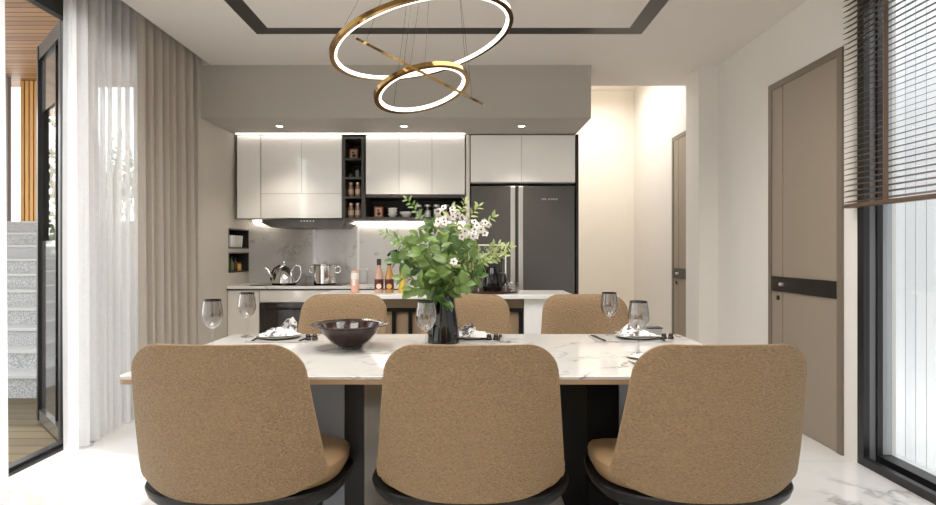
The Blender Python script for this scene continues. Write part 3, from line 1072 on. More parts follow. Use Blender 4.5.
for i, (px, z) in enumerate(((350.8, tower_z[1]), (358, tower_z[1]), (350.8, tower_z[0]), (358, tower_z[0]))):
    if proto is None:
        u = shelf_item('storage_jar', labs[i], 'jar', px, z, 5.70, 'copper jars in the shelf tower')
        MB().lathe([(0, 0), (0.026, 0), (0.030, 0.01), (0.030, 0.10), (0.022, 0.122), (0.022, 0.13), (0, 0.13)], 22).build('body', M['copper'], u, True)
        MB().lathe([(0, 0.13), (0.028, 0.13), (0.028, 0.15), (0.02, 0.155), (0, 0.155)], 22).build('lid', M['steel'], u, True)
        MB().lathe([(0.0304, 0.03), (0.0306, 0.03), (0.0306, 0.08), (0.0304, 0.08)], 22).build('label', M['cream_label'], u, True)
        proto = u
    else:
        u = copy_tree(proto)
        u['label'] = labs[i]
    u.location = (PX(px, 5.70), 5.70, z + 0.0005)

# bowls and canisters on the long shelf
for i, dz in enumerate((0.0, 0.03, 0.055)):
    u = MB().lathe([(0, 0), (0.022, 0), (0.048, 0.034), (0.05, 0.042), (0.046, 0.042), (0.02, 0.006), (0, 0.006)], 28).build('bowl', M['porcelain'], None, True, (PX(392.5, 5.7), 5.7, shelf_z + 0.0005 + dz))
    tag(u, 'small white bowl on the long dark shelf, ' + ('lowest', 'middle one', 'uppermost')[i] + ' of the stack', 'bowl', 'white bowls stacked on the shelf')
u = MB().lathe([(0, 0), (0.03, 0), (0.062, 0.045), (0.065, 0.058), (0.06, 0.058), (0.028, 0.008), (0, 0.008)], 28).build('bowl', M['porcelain'], None, True, (PX(406, 5.7), 5.7, shelf_z + 0.0005))
tag(u, 'wider white bowl beside the stacked bowls on the long dark shelf', 'bowl')
cl = ['first', 'second', 'third', 'fourth', 'fifth']
for i, px in enumerate((418.8, 427.7, 436.5, 446, 454.5)):
    u = shelf_item('glass_jar', cl[i] + ' lidded glass jar from the left in the row on the long dark shelf', 'jar', px, shelf_z, 5.7, 'lidded jars on the long shelf')
    MB().lathe([(0, 0), (0.034, 0), (0.036, 0.006), (0.036, 0.095), (0.03, 0.105), (0.03, 0.11), (0, 0.11)], 24).build('jar', M['glass'], u, True)
    MB().lathe([(0, 0.001), (0.032, 0.001), (0.032, 0.06 + 0.012 * (i % 3)), (0, 0.065 + 0.012 * (i % 3))], 20).build('contents', (M['porcelain'], M['porcelain'], M['leaf_pale'], M['tan_print'], M['porcelain'])[i], u, True)
    MB().lathe([(0, 0.1105), (0.034, 0.1105), (0.034, 0.13), (0, 0.131)], 24).build('lid', M['steel'], u, True)

# niche contents
for i in range(5):
    yy = 5.585 + i * 0.062
    u = MB().lathe([(0, 0), (0.022, 0), (0.028, 0.08), (0.03, 0.12), (0.027, 0.12), (0.02, 0.008), (0, 0.008)], 20).build('tumbler', M['porcelain'], None, True, (XK - 0.036, yy, nz[2] + 0.0125))
    tag(u, ('nearest', 'second', 'third', 'fourth', 'farthest')[i] + ' white tumbler in the row in the upper wall niche', 'tumbler', 'tumblers in the upper niche')
for i, (yy, m, h) in enumerate(((5.62, 'leaf_dark', 0.15), (5.71, 'maroon', 0.14))):
    u = thing('small_bottle', ('dark green', 'dark red')[i] + ' little bottle in the lower wall niche', 'bottle', (XK - 0.035, yy, nz[0] + 0.0125))
    MB().lathe([(0, 0), (0.022, 0), (0.024, 0.01), (0.024, h * 0.55), (0.01, h * 0.72), (0.009, h * 0.9), (0, h * 0.9)], 20).build('body', M[m], u, True)
    MB().lathe([(0, h * 0.9), (0.012, h * 0.9), (0.012, h), (0, h)], 16).build('cap', M['cap'], u, True)
u = thing('small_jar', 'yellow little jar in the lower wall niche', 'jar', (XK - 0.04, 5.80, nz[0] + 0.0125))
MB().lathe([(0, 0), (0.028, 0), (0.032, 0.01), (0.032, 0.06), (0.025, 0.072), (0, 0.072)], 20).build('body', M['yellow'], u, True)
MB().lathe([(0, 0.0722), (0.027, 0.0722), (0.027, 0.09), (0, 0.09)], 20).build('lid', M['maroon'], u, True)

# ------------------------------------------------------------------ breakfast bar
bx0, bx1, by0_, by1_ = -1.163, 0.842, 4.35, 4.86
ba = thing('breakfast_bar', 'white-topped breakfast bar with black framed bronze front and white end block', 'bar counter', ((bx0 + bx1) / 2, 4.6, 0))
ox, oy = -(bx0 + bx1) / 2, -4.6
MB().box(bx0 + ox, bx1 + ox, by0_ + oy, by1_ + oy, ZW - 0.034, ZW, 0.004).build('worktop', M['quartz'], ba)
ex = PX(524, 4.40)
MB().box(ex + ox, bx1 - 0.03 + ox, 4.40 + oy, 4.83 + oy, 0, ZW - 0.035, 0.002).build('end_block', M['lacquer'], ba)
MB().box(bx0 + 0.04 + ox, ex - 0.002 + ox, 4.44 + oy, 4.83 + oy, 0.06, ZW - 0.035).build('body', M['bronze'], ba)
fr = MB()
zf = PZ(308, 4.42)
fr.box(bx0 + 0.04 + ox, ex - 0.003 + ox, 4.41 + oy, 4.4399 + oy, zf - 0.028, zf)
fr.box(bx0 + 0.04 + ox, ex - 0.003 + ox, 4.41 + oy, 4.4399 + oy, 0.0, 0.06)
for px in (341, 393.8, 410.3, 447, 465, 521):
    x = PX(px, 4.41)
    fr.box(x - 0.015 + ox, x + 0.015 + ox, 4.4101 + oy, 4.4398 + oy, 0.0601, zf - 0.0281)
fr.build('front_frame', M['black'], ba)

# things on the bar
D = 4.55
u = thing('drink_can', 'orange and white drink can standing on the bar', 'can', (PX(355, D), D, ZW + 0.0005))
MB().lathe([(0, 0), (0.026, 0), (0.033, 0.008), (0.033, 0.165), (0.027, 0.178), (0.027, 0.182), (0.024, 0.18), (0, 0.178)], 28).build('body', M['orange'], u, True)
MB().lathe([(0.0332, 0.112), (0.0336, 0.115), (0.0336, 0.16), (0.0332, 0.163)], 28).build('upper_print', M['porcelain'], u, True)
MB().box(-0.014, 0.008, -0.0352, -0.034, 0.06, 0.11, 0.0003).build('mark', M['porcelain'], u)


def bottle(px, D, m, lab1, lab2, label):
    u = thing('bottle', label, 'bottle', (PX(px, D), D, ZW + 0.0005))
    MB().lathe([(0, 0.003), (0.03, 0.0), (0.036, 0.006), (0.036, 0.115), (0.034, 0.14), (0.02, 0.185), (0.0155, 0.21), (0.0155, 0.235), (0, 0.235)], 30).build('glass', m, u, True)
    MB().lathe([(0, 0.2352), (0.0165, 0.225), (0.018, 0.226), (0.018, 0.272), (0.015, 0.276), (0, 0.276)], 22).build('cap', M['cap'], u, True)
    MB().lathe([(0.0362, 0.03), (0.0366, 0.03), (0.0366, 0.112), (0.0362, 0.112)], 30).build('label', lab1, u, True)
    MB().lathe([(0, 0), (0.021, 0), (0.021, 0.001), (0, 0.001)], 20, (0.004, -0.0374, 0.055), (0, -1, 0)).build('emblem', lab2, u)
    return u


bottle(379, 4.55, M['rose'], M['maroon'], M['cream_label'], 'rose-coloured bottle with maroon and cream label standing on the bar')
bottle(389.3, 4.55, M['amber'], M['maroon'], M['gold_label'], 'amber bottle with gold emblem standing on the bar')
u = thing('bottle', 'yellow cone-bottomed bottle on the bar, half hidden by the bouquet leaves', 'bottle', (PX(402.5, 4.57), 4.57, ZW + 0.0005))
MB().lathe([(0, 0), (0.036, 0), (0.038, 0.006), (0.02, 0.1), (0.016, 0.16), (0.014, 0.2), (0, 0.2)], 26).build('glass', M['yellow'], u, True)
MB().lathe([(0, 0.2), (0.017, 0.2), (0.019, 0.25), (0.012, 0.285), (0, 0.285)], 20).build('stopper', M['black'], u, True)

D = 4.62
tx = PX(492, D)
u = thing('serving_tray', 'round brown tray standing on the bar in front of the fridge', 'tray', (tx, D, ZW + 0.0005))
MB().lathe([(0, 0), (0.14, 0), (0.18, 0.004), (0.225, 0.014), (0.225, 0.018), (0.17, 0.012), (0, 0.012)], 44).build('dish', M['tray'], u, True)
MB().lathe([(0.13, -0.0003), (0.14, -0.0003), (0.14, 0.0), (0.13, 0.0)], 30).build('foot_ring', M['black'], u)
u = thing('coffee_maker', 'black coffee maker with chrome frame on the round brown tray', 'coffee maker', (tx, D, ZW + 0.013))
MB().lathe([(0, 0.0), (0.075, 0), (0.085, 0.02), (0.08, 0.1), (0.06, 0.16), (0.05, 0.19), (0, 0.195)], 28).build('carafe', M['black_gloss'], u, True)
MB().box(-0.085, 0.085, 0.06, 0.13, 0, 0.24, 0.01).build('body', M['black_gloss'], u)
MB().box(-0.08, 0.09, -0.05, 0.13, 0.241, 0.262, 0.008).build('top_plate', M['black'], u)
MB().tube([(0.06, -0.06, 0.15), (0.1, -0.08, 0.14), (0.105, -0.085, 0.08), (0.075, -0.06, 0.04)], 0.01, 10).build('handle', M['black_gloss'], u, True)
ff = MB()
for sx in (-1, 1):
    ff.box(sx * 0.112 - 0.006, sx * 0.112 + 0.006, -0.006, 0.006, 0, 0.37)
ff.box(-0.118, 0.118, -0.006, 0.006, 0.3701, 0.382)
ff.box(-0.106, 0.106, -0.005, 0.005, 0.30, 0.307)
ff.build('chrome_frame', M['chrome'], u)
MB().lathe([(0, 0.3072), (0.045, 0.3072), (0.05, 0.33), (0.05, 0.365), (0.046, 0.365), (0.046, 0.32), (0, 0.315)], 24).build('glass_cup', M['glass'], u, True)
u = MB().lathe([(0, 0), (0.04, 0), (0.05, 0.02), (0.052, 0.06), (0.045, 0.075), (0.042, 0.075), (0.048, 0.058), (0.046, 0.02), (0, 0.006)], 26).build('sugar_bowl', M['glass'], None, True, (PX(512.5, 4.50), 4.50, ZW + 0.0175))
tag(u, 'clear glass bowl on the rim of the round brown tray by the coffee maker', 'bowl')

# ------------------------------------------------------------------ dining table
tx0, tx1, ty0, ty1, tzt = -1.258, 1.148, 2.012, 3.036, 0.75
ta = thing('dining_table', 'long dining table with white marble top and dark pedestal legs', 'table', (0, 2.5, 0))


def rrect(x0, x1, y0, y1, r, n=6):
    p = []
    for cx, cy, a0 in ((x1 - r, y0 + r, -90), (x1 - r, y1 - r, 0), (x0 + r, y1 - r, 90), (x0 + r, y0 + r, 180)):
        for i in range(n + 1):
            a = radians(a0 + 90 * i / n)
            p.append((cx + r * cos(a), cy + r * sin(a)))
    return p


def slab(x0, x1, y0, y1, z0, z1, r=0.03, ch=0.002):
    m_ = MB()
    A = rrect(x0, x1, y0, y1, r)
    B = rrect(x0 + ch, x1 - ch, y0 + ch, y1 - ch, r)
    m_.loops([[(x, y, z0) for x, y in A], [(x, y, z1 - ch) for x, y in A], [(x, y, z1) for x, y in B]])
    return m_


slab(tx0, tx1, ty0 - 2.5, ty1 - 2.5, tzt - 0.012, tzt).build('marble_top', M['top'], ta)
slab(tx0 + 0.001, tx1 - 0.001, ty0 + 0.001 - 2.5, ty1 - 0.001 - 2.5, tzt - 0.03, tzt - 0.0122).build('wood_edge', M['wood_edge'], ta)
lg = MB().box(-0.466, -0.392, 2.15 - 2.5, 2.165 - 2.5, 0, 0.719).box(-0.466, -0.40, 2.165 - 2.5, 2.87 - 2.5, 0, 0.719).build('leg', M['black'], ta)
MB().box(-0.3995, -0.392, 2.1652 - 2.5, 2.87 - 2.5, 0.0, 0.719).build('side_panel', M['satin_grey'], lg)
MB().prism([(-0.467, -0.35), (-0.467, -0.335), (-0.95, -0.06), (-0.95, -0.075)], 'z', 0, 0.719).build('side_wing', M['wing'], lg)
rl_ = MB().box(0.465, 0.588, 2.15 - 2.5, 2.87 - 2.5, 0, 0.719, 0.003).build('leg', M['matte_black'], ta)
MB().prism([(0.5885, -0.35), (0.95, -0.075), (0.95, -0.06), (0.5885, -0.335)], 'z', 0, 0.719).build('side_wing', M['wing'], rl_)

# ------------------------------------------------------------------ chairs
def superloop(hx, hy, z, e=3.2, n=48, cy=0.0, taper=0.0):
    p = []
    for i in range(n):
        a = 2 * pi * i / n
        ca, sa = cos(a), sin(a)
        x = hx * (abs(ca) ** (2 / e)) * (1 if ca >= 0 else -1)
        y = hy * (abs(sa) ** (2 / e)) * (1 if sa >= 0 else -1)
        x *= 1 - taper * (y / hy)
        p.append((x, cy + y, z))
    return p


ZB0, ZB1 = 0.398, 0.914


def hw_back(z):
    t = (z - ZB0) / (ZB1 - ZB0)
    w = 0.314 + (0.262 - 0.314) * t
    rt, rb = 0.095, 0.035
    d = ZB1 - z
    if d < rt:
        w -= rt - sqrt(max(0, rt * rt - (rt - d) ** 2))
    d = z - ZB0
    if d < rb:
        w -= 0.9 * (rb - sqrt(max(0, rb * rb - (rb - d) ** 2)))
    return w


def back_y(z, u):
    t = (z - ZB0) / (ZB1 - ZB0)
    y = -0.205 + (-0.297 + 0.205) * (t ** 0.9 if t > 0 else 0)
    return y + (0.092 - 0.04 * t) * abs(u) ** 2.4


def make_chair(label, loc, rz):
    c_ = thing('dining_chair', label, 'chair', loc, rz, 'tan leather dining chairs around the table')
    # seat cushion
    E = 2.6
    z0 = 0.402
    loops = [superloop(0.326 * a, 0.26 * a, z, E, 56, 0.08, 0.03) for a, z in
             ((0.9, z0), (0.99, z0 + 0.006), (1.03, z0 + 0.03), (1.035, z0 + 0.045), (1.025, z0 + 0.062), (0.98, z0 + 0.074), (0.85, z0 + 0.079), (0.5, z0 + 0.079))]
    MB().loops(loops).build('seat', M['leather_fine'], c_, True)
    # black shell under the seat
    loops = [superloop(0.326 * a, 0.26 * a, z, E, 56, 0.08, 0.03) for a, z in
             ((0.55, 0.33), (0.8, 0.333), (0.97, 0.345), (1.05, 0.372), (1.075, 0.396), (1.065, 0.4015), (0.98, 0.4015))]
    MB().loops(loops).build('base_shell', M['black'], c_, True)
    # backrest
    nu, nv = 22, 26
    zs = []
    for j in range(nv + 1):
        t = j / nv
        zs.append(ZB0 + (ZB1 - ZB0) * (0.5 - 0.5 * cos(pi * t)) * 0.999 + 0.0003)
    outer, inner = [], []
    for z in zs:
        w = hw_back(z)
        ro, ri = [], []
        for i in range(nu + 1):
            a = -1 + 2 * i / nu
            u_ = sin(a * pi / 2)
            tv = (z - ZB0) / (ZB1 - ZB0)
            ed = (1 - abs(u_) ** 8) * (1 - abs(2 * tv - 1) ** 10)
            th = 0.018 + 0.034 * ed
            yb = back_y(z, u_ * w / 0.3)
            bulge = 0.006 * (1 - u_ * u_)
            zl = z + 0.04 * abs(u_) ** 4 * (1 - tv) ** 2
            ro.append((u_ * w, yb - bulge, zl))
            ri.append((u_ * w * 0.985, yb + th, zl))
        outer.append(ro)
        inner.append(ri)
    m_ = MB()
    bb = bmesh.new()
    O = [[bb.verts.new(p) for p in r_] for r_ in outer]
    I = [[bb.verts.new(p) for p in r_] for r_ in inner]
    for j in range(nv):
        for i in range(nu):
            bb.faces.new((O[j][i], O[j][i + 1], O[j + 1][i + 1], O[j + 1][i]))
            bb.faces.new((I[j][i + 1], I[j][i], I[j + 1][i], I[j + 1][i + 1]))
        bb.faces.new((O[j][0], O[j + 1][0], I[j + 1][0], I[j][0]))
        bb.faces.new((O[j + 1][nu], O[j][nu], I[j][nu], I[j + 1][nu]))
    for i in range(nu):
        bb.faces.new((O[0][i + 1], O[0][i], I[0][i], I[0][i + 1]))
        bb.faces.new((O[nv][i], O[nv][i + 1], I[nv][i + 1], I[nv][i]))
    bmesh.ops.recalc_face_normals(bb, faces=bb.faces)
    m_._merge(bb)
    bk = m_.build('backrest', M['leather'], c_, True)
    # stitched edge
    ed = [outer[j][0] for j in range(2, nv)] + outer[nv] + [outer[j][nu] for j in range(nv - 1, 1, -1)]
    ed = [Vector(p) + Vector((0, 0.004, 0)) for p in ed]
    MB().tube(ed, 0.0038, 6).build('piping', M['leather_fine'], bk, True)
    # legs
    for sx in (-1, 1):
        for sy in (-1, 1):
            x, y = sx * 0.185, 0.07 + sy * 0.15
            MB().tube([(x, y, 0.345), (x + sx * 0.03, y + sy * 0.03, 0.0)], [0.021, 0.012], 14).build('leg', M['black'], c_, True)
    return c_


ch = make_chair('tan leather dining chair with its back to us, leftmost of the near three', (-0.773, 1.985, 0), 0)
specs = [('tan leather dining chair with its back to us, middle of the near three', (0.016, 1.985, 0), 0),
         ('tan leather dining chair with its back to us, rightmost of the near three', (0.794, 1.985, 0), 0),
         ('tan leather dining chair across the table, behind the brown bowl', (-0.786, 3.375, 0), pi),
         ('tan leather dining chair across the table, behind the vase of flowers', (0.005, 3.375, 0), pi),
         ('tan leather dining chair across the table, in front of the white bar end block', (0.767, 3.375, 0), pi)]
for lab, loc, rz in specs:
    q = copy_tree(ch)
    q['label'] = lab
    q.location = loc
    q.rotation_euler = (0, 0, rz)

# ------------------------------------------------------------------ on the table
TZ = tzt + 0.0005
bo = thing('fruit_bowl', 'glossy dark brown wide-rimmed bowl on the marble table', 'bowl', (PX(350, 2.6), 2.6, TZ))
MB().lathe([(0, 0.002), (0.05, 0.0), (0.056, 0.004), (0.056, 0.012), (0.085, 0.03), (0.125, 0.072), (0.14, 0.098), (0.176, 0.108), (0.178, 0.112), (0.174, 0.114), (0.136, 0.106), (0.118, 0.076), (0.078, 0.036), (0.04, 0.022), (0, 0.02)], 56).build('body', M['bowl'], bo, True)


# wine glasses
def make_glass():
    u = thing('wine_glass', '', 'wine glass')
    MB().lathe([(0, 0.0012), (0.033, 0.0008), (0.034, 0.0022), (0.02, 0.0045), (0.008, 0.009), (0.0042, 0.02), (0.0036, 0.06), (0.0042, 0.095), (0.006, 0.1), (0.0, 0.104)], 28).build('stem', M['glass'], u, True)
    MB().lathe([(0.0045, 0.1), (0.018, 0.106), (0.033, 0.121), (0.043, 0.143), (0.0455, 0.16), (0.043, 0.19), (0.0375, 0.225), (0.0362, 0.225), (0.0415, 0.19), (0.044, 0.16), (0.0415, 0.144), (0.0315, 0.1225), (0.017, 0.1075), (0, 0.1045)], 40).build('bowl', M['smoke_bowl'], u, True)
    MB().lathe([(0.0375, 0.2252), (0.0364, 0.232), (0.0352, 0.232), (0.0366, 0.2252)], 40).build('rim', M['smoke'], u, True)
    return u


wg = make_glass()
gl = [((212.5, 2.52), 'dark-rimmed wine glass at the left table edge, partly behind the left chair back'),
      ((247, 2.93), 'dark-rimmed wine glass at the far left corner of the table, beside the left placemat'),
      ((425.8, 2.45), 'dark-rimmed wine glass in front of the black vase'),
      ((609.3, 2.95), 'dark-rimmed wine glass at the far side of the right-hand placemat, before the far right chair'),
      ((638.5, 2.44), 'dark-rimmed wine glass in front of the right-hand napkin, beside the right chair back')]
for i, ((px, D), lab) in enumerate(gl):
    q = wg if i == 0 else copy_tree(wg)
    q['label'] = lab
    q['group'] = 'dark-rimmed wine glasses on the table'
    q.location = (PX(px, D), D, TZ)


# place settings
def napkin_mesh(seed, sx=0.09, sy=0.075, hgt=0.05):
    r_ = random.Random(seed)
    o1, o2, o3 = (r_.uniform(0, 6) for _ in range(3))
    n_ = 22
    rows = []
    for j in range(n_ + 1):
        row = []
        for i in range(n_ + 1):
            u_, v_ = -1 + 2 * i / n_, -1 + 2 * j / n_
            e_ = max(0, 1 - max(abs(u_), abs(v_)) ** 3)
            z = hgt * (0.32 * e_ + 0.25 * e_ * sin(3.1 * u_ + 2 * v_ + o1) + 0.25 * e_ * sin(4.6 * v_ - 2.4 * u_ + o2) + 0.14 * e_ * sin(8 * u_ + o3))
            row.append((sx * u_ * (1 + 0.15 * sin(3 * v_ + o1)), sy * v_ * (1 + 0.18 * sin(2.6 * u_ + o2)), max(0.001, z) + 0.001))
        rows.append(row)
    return MB().grid(rows)


def napkin_peak(seed, c, h):
    """a corner of cloth standing up in a fold"""
    x, y, z = c
    rows = []
    for j in range(9):
        t = j / 8
        row = []
        for i in range(9):
            s_ = -1 + i / 4
            row.append((x + 0.055 * s_ * (1 - 0.45 * t) + 0.03 * t, y + 0.02 * sin(2.6 * s_ + seed) * (1 - 0.4 * t) - 0.015 * t, z + h * t * (1 - 0.25 * s_ * s_) + 0.006 * sin(5 * s_)))
        rows.append(row)
    return MB().grid(rows)


def spotted(name):
    m, nt, p = new_mat(name)
    tc = nt.nodes.new('ShaderNodeTexCoord')
    n = nt.nodes.new('ShaderNodeTexNoise')
    n.inputs['Scale'].default_value = 34
    n.inputs['Detail'].default_value = 2
    nt.links.new(tc.outputs['Object'], n.inputs['Vector'])
    r_ = ramp(nt, n.outputs['Fac'], [(0.41, srgb(100, 96, 94)), (0.47, srgb(222, 220, 217))])
    nt.links.new(r_.outputs['Color'], p.inputs['Base Color'])
    p.inputs['Roughness'].default_value = 0.85
    return m


M['spot_cloth'] = spotted('spotted_napkin')


def setting(cx, cy, w, d, word, seed, plates=2, peak=(0.0, 0.0, 0.0)):
    o = slab(-w / 2, w / 2, -d / 2, d / 2, 0, 0.005, 0.008, 0.001).build('placemat', M['mat_grey'], None, False, (cx, cy, TZ))
    tag(o, 'thin grey rectangular placemat %s' % word, 'placemat', 'grey placemats on the table')
    z = TZ + 0.0055
    for k_ in range(plates):
        rr_ = 0.105 - 0.02 * k_
        p_ = MB().lathe([(0, 0), (rr_ * 0.6, 0), (rr_, 0.011), (rr_, 0.014), (rr_ * 0.62, 0.005), (0, 0.005)], 40).build('plate', M['plate_grey'], None, True, (cx + peak[2], cy + 0.005, z))
        tag(p_, ('larger lower' if k_ == 0 else 'smaller upper') + ' pale grey plate under the napkin %s' % word, 'plate')
        z += 0.0055 if k_ == 0 else 0.006
    nk = thing('napkin', 'rumpled white napkin with dark spots on the plates %s' % word, 'napkin', (cx + peak[2], cy, z + 0.005))
    napkin_mesh(seed).build('cloth', M['spot_cloth'], nk, True)
    napkin_peak(seed, (peak[0], 0.02, 0.012), peak[1]).build('upright_fold', M['spot_cloth'], nk, True)
    # cutlery
    for sgn, kind in ((-1, 'fork'), (1, 'knife')):
        c_ = thing(kind, 'dark metal %s lying on the placemat %s' % (kind, word), kind, (cx + sgn * (w / 2 - 0.028), cy - 0.02, TZ + 0.0055), sgn * -0.12)
        MB().box(-0.006, 0.006, -0.095, 0.02, 0.0005, 0.006, 0.002).build('handle', M['cutlery'], c_)
        if kind == 'fork':
            h_ = MB().box(-0.011, 0.011, 0.0201, 0.05, 0.001, 0.005, 0.001)
            for q_ in range(4):
                h_.box(-0.011 + q_ * 0.0063, -0.008 + q_ * 0.0063, 0.0502, 0.09, 0.001, 0.004)
            h_.build('tines', M['cutlery'], c_)
        else:
            MB().prism([(-0.009, 0.0201), (0.009, 0.0201), (0.009, 0.08), (0.0, 0.1), (-0.009, 0.1)], 'z', 0.001, 0.004).build('blade', M['cutlery'], c_)


setting(-0.935, 2.87, 0.31, 0.24, 'at the far left of the table', 3, 2, (0.03, 0.075, -0.02))
setting(0.83, 2.87, 0.37, 0.22, 'at the far right of the table', 5, 2, (-0.02, 0.07, 0.045))
setting(0.04, 2.88, 0.32, 0.22, 'behind the black vase', 8, 1, (-0.04, 0.045, -0.01))
# napkin rings / dark stacked pieces at the ends of the mats
for (x, y, n_, word) in ((-0.79, 2.80, 2, 'at the far left of the table'), (1.0, 2.83, 2, 'at the far right of the table'), (0.115, 2.80, 2, 'beside the black vase')):
    for k_ in range(n_):
        o = MB().lathe([(0, 0), (0.014, 0), (0.016, 0.006), (0.011, 0.014), (0.013, 0.022), (0.008, 0.028), (0, 0.028)], 18).build('salt_shaker', M['cutlery'], None, True, (x + k_ * 0.035, y, TZ + 0.0056))
        tag(o, ('left' if k_ == 0 else 'right') + ' of two tiny dark shakers on the placemat %s' % word, 'shaker', 'tiny dark shakers on the placemats')
# near right plate, half hidden by the chair
p_ = MB().lathe([(0, 0), (0.09, 0), (0.15, 0.008), (0.15, 0.011), (0.09, 0.004), (0, 0.004)], 44).build('plate', M['porcelain'], None, True, (0.81, 2.26, TZ))
tag(p_, 'white plate at the near table edge, half hidden by the right chair back', 'plate')
c_ = thing('fork', 'dark metal fork on the plate half hidden by the right chair back', 'fork', (0.705, 2.235, TZ + 0.0105), 0.5)
MB().box(-0.006, 0.006, -0.06, 0.03, 0.0005, 0.006, 0.002).build('handle', M['cutlery'], c_)
MB().box(-0.011, 0.011, 0.0301, 0.075, 0.001, 0.005, 0.001).build('tines', M['cutlery'], c_)
# little smoked glass dish by the right setting
o = thing('glass_dish', 'small square smoked glass dish beside the napkin at the far right of the table', 'dish', (0.985, 2.95, TZ))
MB().box(-0.04, 0.04, -0.03, 0.03, 0.0, 0.045, 0.004).build('body', M['frame_lite'], o)
MB().box(-0.042, 0.042, -0.032, 0.032, 0.0452, 0.05, 0.001).build('lid', M['cutlery'], o)

# vase: fluted, wider at the foot
vx, vy = PX(443.5, 2.75), 2.75
va = thing('vase', 'black glossy fluted vase widening to its foot on the marble table', 'vase', (vx, vy, TZ))
VH = 0.235
lp = []
for r_, z in ((0.074, 0.0), (0.079, 0.004), (0.077, 0.03), (0.068, 0.12), (0.056, 0.2), (0.052, VH), (0.046, VH), (0.05, 0.2), (0.06, 0.12), (0.062, 0.02)):
    lp.append([((r_ * (1 + 0.006 * cos(14 * a))) * cos(a), (r_ * (1 + 0.006 * cos(14 * a))) * sin(a), z) for a in [2 * pi * i / 128 for i in range(128)]])
MB().loops(lp).build('body', M['black_gloss'], va, True)

# bouquet
rnd = random.Random(21)
bq = thing('bouquet', 'bouquet of green leafy branches with white blossoms in the black vase', 'bouquet', (vx, vy, TZ + 0.03))
O_ = Vector((0, 0, 0.2))


def bez(a, b, c, t):
    return a * (1 - t) ** 2 + b * 2 * t * (1 - t) + c * t * t


def branch(name, tip, mleaf, L, Wd, nleaf, t0=0.3, thick=0.003, spread=1.0, both=True):
    tip = Vector(tip)
    a = Vector((rnd.uniform(-0.02, 0.02), rnd.uniform(-0.02, 0.02), 0.0))
    a2 = O_ + Vector((rnd.uniform(-0.025, 0.025), rnd.uniform(-0.025, 0.025), 0))
    ctrl = a2 + Vector((tip.x * 0.3, tip.y * 0.3, (tip.z - a2.z) * 0.75))
    pts = [a] + [bez(a2, ctrl, tip, i / 10) for i in range(11)]
    rs = [thick] + [thick * (1 - 0.7 * i / 10) for i in range(11)]
    st_ = MB().tube(pts, rs, 6).build(name, M['stem'], bq, True)
    lf_ = MB()
    for k_ in range(nleaf):
        t = t0 + (1 - t0) * (k_ + 0.5) / nleaf
        p = bez(a2, ctrl, tip, t)
        tg = (bez(a2, ctrl, tip, min(1, t + 0.02)) - bez(a2, ctrl, tip, t - 0.02)).normalized()
        side = tg.cross(Vector((0, 1, 0.2)))
        side.normalize()
        sgn = 1 if k_ % 2 else -1
        d_ = (tg * 0.7 + side * sgn * spread + rvec(rnd) * 0.45).normalized()
        s_ = rnd.uniform(0.75, 1.2)
        nrm = (Vector((0, -0.75, 0.65)) + rvec(rnd) * 0.6).normalized()
        add_leaf(lf_, p, d_, L * s_, Wd * s_, nrm)
    add_leaf(lf_, tip, (tip - ctrl).normalized(), L * 0.8, Wd * 0.8, Vector((0, -0.8, 0.5)))
    lf_.build('leaves', mleaf, st_)
    return st_, (a2, ctrl, tip)


def T(px, py, dy=0.0):
    D = vy + dy
    return (PX(px, D) - vx, dy, PZ(py, D) - TZ - 0.03)


# broad-leaved branches in the middle
for (px, py, dy) in ((400, 245, -0.02), (408, 262, 0.05), (418, 236, -0.06), (430, 226, 0.0), (440, 240, -0.1), (452, 232, 0.02), (462, 246, -0.06), (474, 258, 0.0),
                     (470, 236, 0.08), (420, 252, -0.12), (448, 258, -0.14), (402, 278, -0.03), (412, 288, -0.08), (478, 276, -0.04), (466, 284, -0.1),
                     (436, 272, -0.15), (424, 280, 0.1), (455, 276, 0.08), (446, 222, 0.1), (486, 262, 0.06), (428, 300, -0.12), (446, 302, -0.12), (394, 262, 0.02)):
    branch('leafy_branch', T(px, py, dy), M['leaf'] if rnd.random() < 0.6 else M['leaf_dark'], 0.066, 0.043, 14, 0.2)
# slim sprigs reaching out
for (px, py, dy, nl) in ((383, 232, 0.03, 18), (407, 199, 0.0, 16), (465, 201, 0.05, 16), (494, 217, 0.02, 16), (511, 247, 0.0, 22), (505, 256, -0.04, 20), (479, 206, -0.03, 16), (396, 240, -0.05, 16), (500, 244, 0.06, 18)):
    branch('slim_sprig', T(px, py, dy), M['leaf_pale'] if px > 450 else M['leaf'], 0.036, 0.015, nl, 0.45, 0.0022, 0.9)


# white blossoms
def blossom_branch(tip, fl):
    st_, (a2, c2, t2) = branch('blossom_branch', tip, M['leaf_pale'], 0.045, 0.018, 5, 0.4, 0.0022)
    pe, ey = MB(), MB()
    for (px, py, dy) in fl:
        p = Vector(T(px, py, dy))
        nrm = (Vector((0, -1, 0.25)) + rvec(rnd) * 0.5).normalized()
        s1 = nrm.cross(Vector((0, 0, 1))).normalized()
        s2 = s1.cross(nrm).normalized()
        a0 = rnd.uniform(0, 2)
        for k_ in range(5):
            a = a0 + 2 * pi * k_ / 5
            add_leaf(pe, p, s1 * cos(a) + s2 * sin(a) + nrm * 0.25, 0.019, 0.017, nrm, 0.05, 4)
        ey.lathe([(0, 0), (0.005, 0.001), (0.0035, 0.005), (0, 0.006)], 8, p + nrm * 0.003, nrm)
    pe.build('petals', M['petal'], st_)
    ey.build('flower_eyes', M['petal_eye'], st_)


def scatter(cx, cy, rx, ry, n, dy):
    return [(cx + rx * rnd.uniform(-1, 1), cy + ry * rnd.uniform(-1, 1), dy + rnd.uniform(-0.03, 0.03)) for _ in range(n)]


